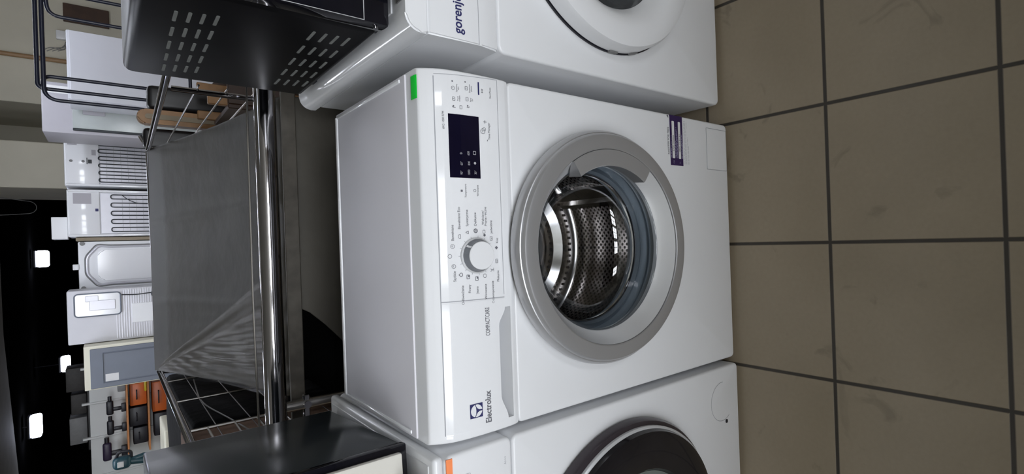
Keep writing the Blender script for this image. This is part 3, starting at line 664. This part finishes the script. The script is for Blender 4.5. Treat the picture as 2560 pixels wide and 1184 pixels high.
# ------------------------------------------------------------------ chrome rail behind the machines
RL = thing('chrome_rail', 'thick polished chrome rail running behind the washing machines', 'rail', (0, .655, 0))
b = B(); tube(b, [(-.95, 0, .932), (-.4, 0, .932), (.4, 0, .934), (.95, 0, .936)], .0235, 32); obj('rail_tube', b, chrome, RL)
for x in (-.92, .92):
    b = B(); tube(b, [(x, 0, .0), (x, 0, .915)], .0235, 24); obj('post', b, chrome, RL)
b = B(); tube(b, [(-.362, .004, .0), (-.362, .004, .92)], .013, 20); obj('middle_post', b, dull_chrome, RL)
b = B(); tube(b, [(-.362, -.012, .865), (-.362, .02, .865)], .009, 12); rbox(b, -.40, -.34, -.004, .012, .858, .872, .002, 1); obj('clamp', b, chrome, RL)

# ------------------------------------------------------------------ wire cage with the grey sheet over it
CG = thing('wire_cage', 'chrome wire mesh sales bin with tubular rim behind the rail', 'wire bin', (0, 1.3, 0))
XL, XR, YF, YB, ZR = -.445, .425, -.50, .59, 1.092
def wire(name, path, r, m_=dull_chrome, seg=8): 
    b = B(); tube(b, path, r, seg); return obj(name, b, m_, CG)
wire('rim_tube', fillet([(XR, YF - .12, ZR + .02), (XR, YB, ZR)], .05), .0085, chrome, 14)
wire('rim_tube', fillet([(XL, YF, ZR - .01), (XL, YB, ZR - .012)], .05), .0095, chrome, 14)
wire('rim_tube', [(XL, YB, ZR - .012), (XR, YB, ZR)], .0085, chrome, 14)
for x in (XL, XR):
    wire('corner_post', [(x, YB, 0), (x, YB, ZR - .012)], .0115, chrome, 14)
wire('corner_post', [(XR - .012, -.482, 0), (XR - .012, -.482, 1.098)], .0075, chrome, 12)
wire('corner_post', [(XL, YF, 0), (XL, YF, ZR - .01)], .0115, chrome, 14)
for z in (1.045, .985, .925, .86, .79, .72, .6, .48, .36, .24, .12):
    wire('horizontal_wire', [(XR, YF, z), (XR, YB, z)], .0024)
for z in (1.016, .935, .86, .76, .64, .5, .36, .2):
    wire('horizontal_wire', [(XL, YF, z), (XL, YB, z)], .0013, dark_chrome)
for y, r_ in ((.35, .0032), (.0, .0036), (-.365, .005)):
    wire('vertical_wire', [(XL, y, .06), (XL, y, 1.075)], r_)
for z in (1.036, .975, .922, .86):
    wire('short_wire', [(XL, -.365, z), (XL, YF, z)], .003)
for y in (.4, .2, 0, -.2):
    wire('vertical_wire', [(XR, y, .06), (XR, y, .80)], .003)
wire('front_wire', [(XL + .02, YF - .135, .966), (-.1, YF - .137, .970), (XR, YF - .135, .968)], .0022)
b = B(); rbox(b, XL + .004, XR - .004, YF - .085, YF - .079, .852, .886, .002, 1); obj('front_rail', b, mat('brown_grey_rail', (.1, .09, .075), .3, .3, noise=.3, nscale=30), CG)

def sheet_path():
    return [(1.885, 1.095), (1.72, 1.06), (1.55, 1.022), (1.4, .985), (1.25, .956), (1.1, .930), (.95, .908), (.84, .892), (.775, .881), (.748, .873), (.737, .857), (.734, .83), (.733, .79), (.732, .74), (.731, .68), (.7305, .6), (.730, .5)]
b = B(); SP = sheet_path(); NX = 150; rows = []
def hsh(x, y): return math.sin(x * 23 + y * 7) * .5 + math.sin(x * 61 - y * 31) * .25 + math.sin(y * 43 + x * 11) * .25
for j, (y, z) in enumerate(SP):
    t = min(1, (1.885 - y) / 1.15)
    xl = -.436 + .075 * t; xr = .424 - .012 * t
    if z < .875 and y < .755:
        q = max(0, min(1, (.872 - z) / .13)); xl = -.36 if z > .87 else (-.125 - .12 * q - .06 * math.sin(q * pi) * -.3)
    row = []
    for i in range(NX + 1):
        s = i / NX; x = xl + (xr - xl) * s
        wr = max(0, 1 - abs(x + .34) / .16)
        dz = .004 * hsh(x * 1.3, y * 1.5) * (1 if 1 < j < 15 else 0) + wr * .006 * math.sin(x * 150 + y * 22) * (1 if 2 < j < 9 else 0) - .010 * math.sin(pi * s) * (1 if 0 < j < 8 else 0)
        dz += .0045 * (math.exp(-((x - .135 - .02 * t) / .013) ** 2) + math.exp(-((x + .165 - .03 * t) / .016) ** 2)) * (1 if 0 < j < 9 else 0)
        row.append(b.verts.new((x, y, z + dz)))
    rows.append(row)
for j in range(len(rows) - 1):
    for i in range(NX): b.faces.new((rows[j][i], rows[j][i + 1], rows[j + 1][i + 1], rows[j + 1][i]))
sh = obj('plastic_sheet', b, sheet_m, ang=80); tag(sh, 'dark grey plastic sheet draped down over the wire bin', 'sheet')
md = sh.modifiers.new('thick', 'SOLIDIFY'); md.thickness = .003; md.offset = -1
# crumpled clear film fanning out from the far left corner of the bin
def sheet_z(y):
    for (y0, z0), (y1, z1) in zip(SP, SP[1:]):
        if y0 >= y >= y1: return z0 + (z1 - z0) * (y0 - y) / (y0 - y1)
    return SP[0][1]
b = B(); rows = []; NJ, NI = 60, 60
for j in range(NJ):
    t = (j / (NJ - 1)) ** 1.0; y = 1.80 - 1.05 * t; row = []
    for i in range(NI):
        q = i / (NI - 1); x = -.425 + .055 * t + (.012 + .34 * t ** .9) * q
        fold = .010 * math.exp(-((q - .93) / .06) ** 2) * min(1, t * 3) - .006 * math.exp(-((q - .8) / .07) ** 2)
        wr = (.0022 * math.sin(x * 190 + 5 * math.sin(y * 6)) + .0012 * math.sin(x * 410 + y * 30)) * math.sin(pi * min(1, q * 1.15)) * min(1, t * 2.2)
        row.append(b.verts.new((x, y, sheet_z(y) + .010 + fold + wr - .012 * q * 0)))
    rows.append(row)
for j in range(NJ - 1):
    for i in range(NI - 1): b.faces.new((rows[j][i], rows[j][i + 1], rows[j + 1][i + 1], rows[j + 1][i]))
tag(obj('plastic_film', b, film, ang=80), 'crumpled clear plastic film over the left side of the grey sheet', 'plastic film')

# goods in and around the cage
BX = thing('cardboard_box', 'plain brown cardboard box to the left of the wire bin', 'box', (-.70, .90, 0))
b = B(); rbox(b, -.2, .225, -.2, .16, 0, 1.08, .004, 1); obj('body', b, cardboard, BX)
b = B(); rbox(b, -.2, .011, -.2, .16, 1.08, 1.084); rbox(b, .014, .225, -.2, .16, 1.08, 1.084); obj('flap', b, cardboard, BX)
b = B(); rbox(b, -1.05, -.475, 1.085, 1.95, 0, 1.06, .02, 3)
bmesh.ops.subdivide_edges(b, edges=b.edges[:], cuts=3, use_grid_fill=True)
for v in b.verts: v.co += Vector((hsh(v.co.y * 2, v.co.z * 2), hsh(v.co.x, v.co.z), hsh(v.co.x * 2, v.co.y))) * .008
tag(obj('wrapped_parcel', b, mat('black_plastic_wrap', (.005, .005, .006), .8, spec=.1, noise=.2, bump=.4, bscale=20), ang=80), 'black plastic wrapped parcel beyond the left mesh of the wire bin', 'parcel')
b = B(); rbox(b, -.42, .0, .83, 1.7, .02, .74, .02, 2); tag(obj('crate', b, mat('black_crate', (.005, .005, .005), .9, spec=.05, noise=.2)), 'black crate inside the wire bin under the sheet', 'crate')
b = B(); tube(b, fillet([(-.462, 1.70, .99), (-.462, 1.3, 1.012), (-.462, 1.05, .97), (-.462, .75, .93)], .2), .0022, 6); tag(obj('cable', b, grey_pl), 'thin pale cable hanging along the left mesh of the wire bin', 'cable')
b = B(); b.faces.new([b.verts.new(p) for p in ((-.37, .69, .80), (-.40, .70, .82), (-.41, .70, .86), (-.375, .69, .85))]); r = bmesh.ops.extrude_face_region(b, geom=b.faces[:]); bmesh.ops.translate(b, verts=[v for v in r['geom'] if isinstance(v, bmesh.types.BMVert)], vec=(0, .003, 0))
b.free()

# two folded chairs and a crate standing to the right of the bin
CH = thing('folding_chair', 'folded wooden chair with black padding seen through the right mesh of the wire bin', 'chair', (.735, 2.5, 0))
b = B(); prism(b, rrect(-.095, -.025, 0, 1.10, .033), 'y', -.03, .03); bmesh.ops.bevel(b, geom=b.edges[:], offset=.007, segments=2, affect='EDGES'); lg_ = obj('leg', b, wood, CH)
b = B(); prism(b, rrect(-.072, -.048, .35, 1.07, .011), 'y', -.034, -.028); obj('slot', b, tan, lg_)
b = B(); prism(b, rrect(.10, .15, 0, .80, .024), 'y', -.03, .03); obj('leg', b, dwood, CH)
b = B(); rbox(b, -.02, .095, -.03, .05, .62, 1.06, .022, 3); obj('backrest', b, blackpad, CH)
b = B(); rbox(b, -.02, .095, -.04, .04, .2, .58, .02, 3); obj('seat', b, blackpad, CH)
b = B(); rbox(b, -.025, .1, -.02, .02, .1, .15, .004, 1); obj('stretcher', b, dwood, CH)
FS = thing('folding_chair', 'folded black chair with chrome frame beside the folded wooden chair', 'chair', (.585, 2.52, 0))
b = B(); rbox(b, -.06, .04, -.03, .04, .55, 1.08, .02, 3); obj('backrest', b, blackpad, FS)
b = B(); tube(b, fillet([(-.075, 0, 0), (-.075, 0, 1.04), (-.065, 0, 1.07), (.0, .02, 1.0)], .02), .008, 10); tube(b, [(.05, 0, 0), (.05, 0, .75)], .008, 10); b2 = B(); tube(b2, [(.045, .0, 0), (.045, .0, .74)], .008, 10); b.free(); obj('frame', b2, chrome, FS)
b = B(); tube(b, fillet([(-.078, 0, 0), (-.078, 0, 1.05), (.0, 0, 1.09)], .03), .008, 10); obj('frame', b, chrome, FS)
b = B(); rbox(b, -.06, .035, -.03, .03, .25, .52, .015, 2); obj('seat', b, dwood, FS)
CR = thing('wooden_crate', 'tan and dark brown slatted crate low behind the right mesh of the wire bin', 'crate', (.90, 2.15, 0))
for z in (.06, .22, .38, .54, .70):
    b = B(); rbox(b, -.24, .25, -.2, -.18, z, z + .11, .003, 1); obj('slat', b, dwood, CR)
    b = B(); rbox(b, -.26, -.24, -.2, .2, z, z + .11, .003, 1); obj('slat', b, dwood, CR)
for x in (-.225, -.09, .23):
    for y in (-.165, .175):
        b = B(); rbox(b, x - .02, x + .02, y - .014, y + .014, 0, .88, .003, 1); obj('corner_post', b, wood, CR)
b = B(); rbox(b, -.24, .25, -.18, .19, .02, .05, .003, 1); obj('base', b, wood, CR)

# dark tube rack on the far right
RK = thing('metal_rack', 'dark blue metal tube rack with rounded loops behind the folded chairs', 'rack', (1.05, 3.0, 0))
def rk(name, path, r, rr=.0092):
    b = B(); tube(b, fillet(path, r, 8), rr, 12); return obj(name, b, rackm, RK)
rk('tube_frame', [(-0.18, 0.0, 0), (-0.18, 0.0, 1.464), (0.777, 0.0, 1.464), (0.777, 0.0, 0)], .03)
rk('tube_frame', [(-0.241, -0.034, 0), (-0.241, -0.034, 1.439), (0.308, -0.034, 1.439), (0.308, -0.034, 0)], .06)
rk('side_loop', [(0.198, 0.0, 0), (0.198, 0.0, 1.417), (0.291, -0.026, 1.425)], .07)
rk('side_loop', [(-0.111, 0.018, 0), (-0.111, 0.018, 1.443), (-0.177, 0.0, 1.446)], .07)
rk('cross_bar', [(-0.18, 0.0, 0.834), (0.152, 0.0, 0.834), (0.777, 0.0, 0.834)], .01)

# ------------------------------------------------------------------ fridges and cabinets in the background
def cabinet(name, label, cat, x0, x1, y, z, m_, depth=.6, bev=.012):
    t = thing(name, label, cat, ((x0 + x1) / 2, y, 0)); w2 = (x1 - x0) / 2
    b = B(); rbox(b, -w2, w2, 0, depth, .03, z, bev, 2); body = obj('body', b, m_, t)
    for x in (-w2 + .05, w2 - .05):
        for yy in (.05, depth - .05):
            f = B(); rbox(f, x - .02, x + .02, yy - .02, yy + .02, 0, .035); obj('foot', f, dark_pl, t)
    return t, w2, body
def coil(t, w2, ztop, zbot, n, edge=.05):
    xs_ = [-w2 + edge + (2 * w2 - 2 * edge) * i / (2 * n - 1) for i in range(2 * n)]; path = []
    for i in range(2 * n):
        a, b_ = (zbot, ztop) if i % 2 == 0 else (ztop, zbot)
        path += [(xs_[i], -.022, a), (xs_[i], -.022, b_)]
    b = B(); tube(b, fillet(path, .03, 4), .0055, 8); o = obj('condenser_coil', b, coilm, t)
    b = B(); k = 0; z = zbot
    while z < ztop - .05: tube(b, [(-w2 + edge, -.029, z), (w2 - edge, -.029, z)], .0008, 4); z += .06
    obj('coil_wires', b, grey_pl, o)
F1, w2, bd = cabinet('fridge', 'white fridge turned backwards with bare black coil, beside the beige wall edge', 'fridge', .765, 1.30, 7.0, 1.54, white)
b = B(); rbox(b, -w2 + .015, w2 - .015, -.012, .002, 1.262, 1.525, .004, 2); bp = obj('upper_back_panel', b, white_gloss, F1)
b = B(); rbox(b, -w2 + .03, w2 - .03, -.006, .002, .1, 1.255, .003, 1); obj('lower_back_panel', b, galv, F1)
b = B(); rbox(b, .17, .245, -.0135, -.011, 1.435, 1.51); rbox(b, .07, .13, -.0135, -.011, 1.285, 1.32); obj('rating_label', b, fgrey, bp, smooth=False)
for z in (1.485, 1.39): 
    b = B(); lathe(b, [(0, -.018), (.012, -.017), (.014, -.012)], .0, z, 16); obj('screw_cap', b, grey_pl, bp)
b = B(); rbox(b, -.02, .02, -.016, -.011, 1.32, 1.35); rbox(b, -.03, .04, -.016, -.011, 1.355, 1.362); obj('cable_clip', b, coilm, bp)
for x in (-w2 + .012, w2 - .012):
    b = B(); rbox(b, x - .011, x + .011, -.03, .002, .08, 1.53, .004, 2); obj('side_channel', b, white_gloss, F1)
coil(F1, w2, 1.265, .3, 6); 
b = B(); rbox(b, -w2 + .03, w2 - .03, -.03, .002, .06, .3, .02, 2); obj('compressor_cover', b, coilm, F1)
F2, w2, bd = cabinet('fridge', 'white fridge turned backwards with coil and a white box on top', 'fridge', .222, .727, 7.0, 1.53, white)
b = B(); rbox(b, -w2 + .015, w2 - .015, -.012, .002, 1.27, 1.515, .004, 2); bp = obj('upper_back_panel', b, white_gloss, F2)
b = B(); rbox(b, -w2 + .03, w2 - .03, -.006, .002, .1, 1.262, .003, 1); obj('lower_back_panel', b, galv, F2)
b = B(); rbox(b, .10, .215, -.0135, -.011, 1.335, 1.48); obj('rating_label', b, fgrey, bp, smooth=False)
b = B(); rbox(b, .02, .05, -.0145, -.011, 1.28, 1.305); obj('cable_clip', b, navy, bp)
for x in (-w2 + .012, w2 - .012):
    b = B(); rbox(b, x - .011, x + .011, -.03, .002, .08, 1.52, .004, 2); obj('side_channel', b, white_gloss, F2)
coil(F2, w2, 1.175, .3, 5)
b = B(); tube(b, fillet([(.2, -.03, 1.08), (.15, -.034, 1.03), (.11, -.034, .95), (.10, -.034, .3)], .05), .004, 8); obj('drain_pipe', b, coilm, F2)
b = B(); rbox(b, .2, .435, 7.05, 7.3, 1.53, 1.655, .004, 1); tag(obj('box', b, white), 'small plain white box on top of a coil fridge', 'box')
b = B(); rbox(b, .176, .214, 7.02, 7.5, 0, 1.47, .003, 1); tag(obj('board', b, tan), 'narrow tan board standing between two white appliances', 'board')
# appliance with embossed back
E1, w2, bd = cabinet('appliance', 'white appliance turned backwards with big rounded embossed back panel', 'appliance', -.352, .168, 7.0, 1.455, white)
hexp = [(-.20, -.0, .2), (-.20, -.0, 1.20), (-.215, 0, 1.29), (-.09, 0, 1.385), (.09, 0, 1.385), (.215, 0, 1.29), (.20, 0, 1.2), (.2, 0, .2)]
b = B(); tube(b, fillet(hexp, .04, 5), .014, 10); obj('embossed_rim', b, galv, E1)
b = B(); tube(b, fillet([(x * 1.09, -.004, .8 + (z - .8) * 1.03) for x, y, z in hexp], .04, 5), .0055, 8); obj('embossed_groove', b, grey_pl, E1)
b = B(); prism(b, rrect(-.165, .165, .15, 1.30, .06), 'y', -.02, .002); bmesh.ops.bevel(b, geom=[e for e in b.edges if all(abs(v.co.y + .02) < 1e-5 for v in e.verts)], offset=.012, segments=3, affect='EDGES'); obj('inner_panel', b, white_gloss, E1)
b = B(); rbox(b, -.04, .02, -.01, .03, 1.45, 1.50, .005, 2); obj('hose_connector', b, white, E1)
for x in (-.24, .24):
    b = B(); lathe(b, [(0, -.012), (.02, -.01), (.022, .002)], x, 1.42, 16); obj('screw_cap', b, grey_pl, E1)
# ribbed back panel appliance
P1, w2, bd = cabinet('appliance', 'white appliance turned backwards with fine ribbed panel and recessed service box', 'appliance', -.866, -.331, 6.5, 1.535, ribmat, depth=.46)
b = B()
for k in range(54):
    z = .1 + k * .02; rbox(b, -w2 + .02, w2 - .02, -.004, .001, z, z + .006) if z < 1.12 else rbox(b, -w2 + .02, .02, -.004, .001, z, z + .006)
ob = obj('ribs', b, galv, P1, smooth=False)
b = B(); prism(b, rrect(.0, .235, 1.125, 1.485, .03), 'y', -.012, .002); sb = obj('service_box', b, white_gloss, P1)
b = B(); tube(b, [(x, -.013, z) for x, z in rrect(.004, .231, 1.129, 1.481, .03)], .006, 8, closed=True); obj('box_rim', b, slate, sb)
b = B(); rbox(b, .06, .16, -.018, -.01, 1.17, 1.37, .004, 1); rbox(b, .15, .21, -.016, -.01, 1.30, 1.40, .004, 1); obj('terminal_cover', b, galv, sb)
b = B(); tube(b, fillet([(.2, -.015, 1.12), (.19, -.02, 1.0), (.2, -.02, .9), (.2, -.03, .84)], .04), .005, 8); tube(b, [(.19 + .035 * math.cos(a), -.03, .84 + .035 * math.sin(a)) for a in [2 * pi * k / 24 for k in range(24)]], .007, 8, closed=True); obj('power_cord', b, coilm, P1)
b = B(); rbox(b, -.1, .1, -.006, -.001, .75, 1.04, .002, 1); obj('label_plate', b, white, P1)
# cream cabinet with slate panel
Q1, w2, bd = cabinet('cabinet', 'cream cabinet with slate blue recessed door panel and white paper label', 'cabinet', -1.302, -.872, 6.3, 1.42, cream, bev=.006)
b = B(); rbox(b, -w2 + .01, w2 - .03, -.012, .002, .1, 1.375, .004, 1); sl = obj('door', b, slate, Q1)
b = B(); tube(b, [(-w2 + .06, -.012, .2), (w2 - .08, -.012, .2), (w2 - .08, -.012, 1.28), (-w2 + .06, -.012, 1.28)], .008, 6, closed=True); obj('door_moulding', b, slate, sl)
b = B(); rbox(b, -.155, -.075, -.0145, -.011, 1.165, 1.265); obj('paper_label', b, paper, sl, smooth=False)
# white fridge and grey fridge on the right
G1, w2, bd = cabinet('fridge', 'plain pale grey-white fridge side behind the metal tube rack', 'fridge', 1.37, 1.97, 5.5, 1.44, mat('pale_grey_side', (.56, .57, .62), .4, noise=.04, nscale=3), depth=.45)
b = B(); rbox(b, -w2 + .004, w2 - .004, -.002, .003, .1, 1.42, .002, 1); obj('side_panel', b, mat('pale_grey_side_panel', (.57, .58, .63), .4, noise=.04, nscale=3), G1)
G2, w2, bd = cabinet('display_fridge', 'grey display fridge with pale green glass door between white fridges', 'fridge', 1.155, 1.62, 6.0, 1.635, fgrey)
b = B(); rbox(b, -w2 + .05, w2 - .01, -.02, .002, .2, 1.43, .006, 2); gd = obj('glass_door', b, greygreen, G2)
b = B(); rbox(b, -.05, .05, -.023, -.019, 1.20, 1.36, .004, 1); obj('door_window', b, fgrey, gd)
b = B(); rbox(b, -w2 + .03, -w2 + .05, -.028, .002, .2, 1.43, .003, 1); obj('door_edge', b, coilm, gd)
b = B(); rbox(b, .13, .20, -.004, .001, 1.45, 1.62); obj('paper_label', b, paper, G2, smooth=False)
b = B(); rbox(b, 1.86, 2.12, 6.2, 6.5, 0, 1.36, .03, 3); tag(obj('brown_block', b, mat('matt_brown', (.16, .13, .1), .95, noise=.3, nscale=20)), 'rounded brown bundle behind the pale fridge side', 'block')  # rounded block in mottled matt brown

# ------------------------------------------------------------------ wall details on the right
b = B(); tube(b, [(2.474, 8.47, 0), (2.474, 8.47, 2.8)], .028, 12); tag(obj('wall_pipe', b, brownpipe), 'brown vertical pipe on the beige wall', 'pipe')
b = B(); rbox(b, 2.99, 3.22, 8.46, 8.5, 1.12, 1.56, .004, 1); tag(obj('wall_hatch', b, dwood), 'dark rectangular hatch on the beige wall', 'hatch')
RT = thing('router', 'small white box with wires mounted on the beige wall', 'router', (2.80, 8.5, 1.52))
b = B(); rbox(b, -.055, .055, -.06, 0, 0, .11, .008, 2); obj('body', b, white, RT)
b = B(); rbox(b, -.075, .0, -.05, 0, -.07, .01, .006, 1); obj('junction_box', b, teal_pl, RT)
for k in range(4):
    b = B(); tube(b, fillet([(-.03 - .01 * k, -.03, -.02), (-.09 - .03 * k, -.02, .04), (-.16, -.012, .02 + .05 * k), (-.2 - .01 * k, -.01, .1 + .05 * k)], .04), .004, 6); obj('wire', b, grey_pl, RT)
b = B(); tube(b, [(.73 + .09 * math.cos(a), 10.0, 2.06 + .1 * math.sin(a)) for a in [math.radians(180 + 180 * k / 16) for k in range(17)]], .005, 6)
tube(b, fillet([(.64, 10, 2.06), (.62, 10, 2.3), (.6, 10, 2.8)], .1), .005, 6); tube(b, fillet([(.82, 10, 2.06), (.86, 10, 2.3), (.88, 10, 2.8)], .1), .005, 6); tag(obj('hanging_cable', b, grey_pl), 'loop of cable hanging from the dark ceiling', 'cable')

# ------------------------------------------------------------------ shelving on the left
SV = thing('shelving_unit', 'white backed shop shelving with orange shelves at the far left', 'shelving', (-2.2, 8.0, 0))
for x0, x1 in ((-1.0, -.47), (-.465, .0), (.005, .42), (.425, .85)):
    b = B(); rbox(b, x0 + .003, x1 - .003, 0, .03, .05, 1.43, .004, 1); obj('back_panel', b, boardw, SV)
for x in (-.468, .002, .422, .85, -1.0):
    b = B(); rbox(b, x - .012, x + .012, -.02, .04, 0, 1.50, .003, 1); obj('upright', b, boardw, SV)
for z in (1.09, .89, .68):
    b = B(); rbox(b, -.18, .67, -.40, 0, z - .012, z + .006, .002, 1); obj('shelf', b, orange_sh, SV)
g_o = 'tools on the orange shelves'
def tcase(x0, x1, y0, z0, z1, m_, label, handle=True):
    t = thing('tool_case', label, 'tool case', ((x0 + x1) / 2, y0, z0), g_o); w_ = (x1 - x0) / 2
    b = B(); rbox(b, -w_, w_, 0, .2, 0, z1 - z0, .012, 2); obj('body', b, m_, t)
    b = B(); tube(b, fillet([(-w_ * .4, -.005, (z1 - z0) * .6), (-w_ * .4, -.03, (z1 - z0) * .6), (w_ * .4, -.03, (z1 - z0) * .6), (w_ * .4, -.005, (z1 - z0) * .6)], .01), .007, 8); obj('handle', b, dark_pl, t)
tcase(-1.83, -1.56, 7.68, .899, 1.06, orange_pl, 'orange tool case on the second shelf under the white panels')
tcase(-2.08, -1.85, 7.68, .899, 1.07, dark_pl, 'large dark tool case on the second shelf beside the orange case')
tcase(-2.3, -2.1, 7.68, .899, 1.04, dark_pl, 'small dark tool case at the left end of the second shelf')
tcase(-1.95, -1.58, 7.68, .689, .85, orange_pl, 'orange tool case on the lowest visible shelf')
tcase(-2.25, -1.97, 7.68, .689, .84, dark_pl, 'dark tool case on the lowest visible shelf')
def drill(x, y, z, m_, label, s=1.0, rz=0):
    t = thing('power_drill', label, 'drill', (x, y, z), g_o, rz)
    b = B(); rbox(b, -.10 * s, .07 * s, -.03 * s, .03 * s, .115 * s, .18 * s, .02 * s, 3); obj('motor_housing', b, m_, t)
    b = B(); tube(b, [(.07 * s, 0, .148 * s), (.12 * s, 0, .148 * s)], .018 * s, 12); obj('chuck', b, dark_pl, t)
    b = B(); rbox(b, -.06 * s, -.015 * s, -.02 * s, .02 * s, .04 * s, .125 * s, .012 * s, 2); obj('grip', b, dark_pl, t)
    b = B(); rbox(b, -.085 * s, .015 * s, -.03 * s, .03 * s, 0, .045 * s, .008 * s, 2); obj('battery', b, dark_pl, t)
    return t
drill(-1.79, 7.7, 1.097, dark_pl, 'dark power drill on the top orange shelf nearest the slate cabinet')
drill(-2.03, 7.72, 1.097, dark_pl, 'dark power drill in the middle of the top orange shelf')
drill(-2.30, 7.7, 1.097, mat('dark_purple_plastic', (.03, .02, .05), .4, noise=.2), 'larger dark power drill at the left end of the top orange shelf', 1.25)
b = B(); rbox(b, -1.62, -1.53, 7.62, 7.8, 1.097, 1.17, .01, 2); tag(obj('tool_box', b, grey_pl), 'grey box at the right end of the top orange shelf', 'box')
b = B(); tube(b, [(-1.44, 7.62, .93), (-1.44, 7.72, .93)], .02, 14); rbox(b, -1.45, -1.43, 7.63, 7.65, .80, 1.0, .005, 1); b.free()
b = B(); rbox(b, -1.66, -1.52, 7.61, 7.67, .899, .925, .01, 2); tag(obj('spirit_level', b, mat('yellow_plastic', (.75, .55, .02), .4, noise=.1)), 'short yellow bar at the front of the second orange shelf', 'tool')
# dark cabinet with dark boxes on it behind the shelving
b = B(); rbox(b, -2.5, -1.35, 8.6, 9.1, 0, 1.47, .01, 1); tag(obj('cupboard', b, blackpad), 'dark cupboard standing behind the white shelving', 'cupboard')
for x0, x1, z1, lab in ((-1.72, -1.42, 1.66, 'dark box on the cupboard, the tallest and nearest the cream cabinet'), (-2.02, -1.76, 1.62, 'dark box on the cupboard, in the middle'), (-2.40, -2.06, 1.64, 'dark grey carton on the cupboard, at the left end')):
    b = B(); rbox(b, x0, x1, 8.62, 8.95, 1.47, z1, .012, 2); tag(obj('carton', b, grey_pl if z1 == 1.64 else mat('dark_carton', (.04, .037, .035), .6, noise=.2)), lab, 'box', 'cartons on the dark cupboard')
# wall under the far left
b = B(); rbox(b, -7.0, -2.6, 9.0, 9.2, 0, 1.42); struct('wall_partition', b, beige, 'low beige partition at the far left', 'wall', smooth=False)
# teal garden blower standing on a cream chest
CS = thing('chest', 'cream chest freezer under the teal power tool at the far left', 'chest freezer', (-1.75, 5.15, 0))
b = B(); rbox(b, -.45, .27, -.25, .3, .03, .84, .012, 2); obj('body', b, cream, CS)
b = B(); rbox(b, -.455, .275, -.255, .305, .84, .9, .014, 3); obj('lid', b, cream, CS)
b = B(); rbox(b, -.2, .0, -.27, -.25, .76, .79, .004, 1); obj('handle', b, grey_pl, CS)
GB = thing('leaf_blower', 'teal and black power tool standing upright on the cream chest', 'power tool', (-1.70, 5.05, .9145))
b = B(); rbox(b, -.05, .05, -.05, .05, .2, .32, .035, 4); obj('motor_housing', b, teal_pl, GB)
b = B(); tube(b, fillet([(0, 0, .22), (-.02, 0, .1), (-.06, 0, .0)], .05), .03, 14); tube(b, [(-.0, 0, .22), (.02, 0, .12), (.0, 0, 0)], .022, 12); obj('blower_tube', b, teal_pl, GB)
b = B(); tube(b, fillet([(.04, 0, .30), (.09, 0, .28), (.08, 0, .20), (.03, 0, .2)], .03), .012, 10); obj('handle', b, dark_pl, GB)
b = B(); rbox(b, -.025, .02, -.054, -.048, .25, .29, .002, 1); obj('label_plate', b, paper, GB)

# ------------------------------------------------------------------ lamps
def lamp_row(x, y, z, sx, sy, em, label, group, rods=True):
    t = thing('ceiling_lamp', label, 'lamp', (x, y, z), group)
    b = B(); rbox(b, -sx / 2 - .02, sx / 2 + .02, -sy / 2 - .02, sy / 2 + .02, .05, .09, .004, 1); obj('housing', b, white, t)
    b = B(); rbox(b, -sx / 2, sx / 2, -sy / 2, sy / 2, 0, .05, .008, 2); obj('diffuser', b, em, t)
    if 2.8 - z > .1:
        for q in (-sx * .35, sx * .35):
            b = B(); tube(b, [(q, 0, .085), (q, 0, 2.8 - z)], .006, 6); obj('hanger', b, grey_pl, t)
for x in (-1.3, 1.1): lamp_row(x, .55, 2.71, 1.2, .12, emis('shop_lamp_light', (.8, .88, 1), 3), 'long white ceiling lamp above the machines', 'shop ceiling lamps')
for x in (-1.6, .2, 1.9): lamp_row(x, 4.9, 2.71, 1.2, .2, lampem, 'long white ceiling lamp before the fridges', 'lamps before the fridges')
def hall_lamp(x, y, z, w_, h_, d_, label):
    t = thing('hall_lamp', label, 'lamp', (x, y, z))
    b = B(); rbox(b, -w_ / 2, w_ / 2, -d_ / 2, d_ / 2, -h_ / 2, h_ / 2, min(w_, h_) * .25, 3); obj('diffuser', b, hall_em, t)
    b = B(); rbox(b, -w_ / 2, w_ / 2, -d_ / 2, d_ / 2, h_ / 2, h_ / 2 + .05, .01, 1); obj('housing', b, dark_pl, t)
    b = B(); tube(b, [(0, 0, h_ / 2 + .04), (0, 0, 2.8 - z)], .012, 8); obj('hanger', b, dark_pl, t)
hall_lamp(-3.92, 17.0, 2.57, .50, .19, .35, 'large bright bluish hall lamp farthest left, nearest the pale ceiling')
hall_lamp(-3.0, 20.0, 2.17, .42, .19, .35, 'bright hall lamp above the cream cabinet')
hall_lamp(-.03, 20.0, 2.56, .46, .26, .35, 'bright hall lamp above the embossed appliance')
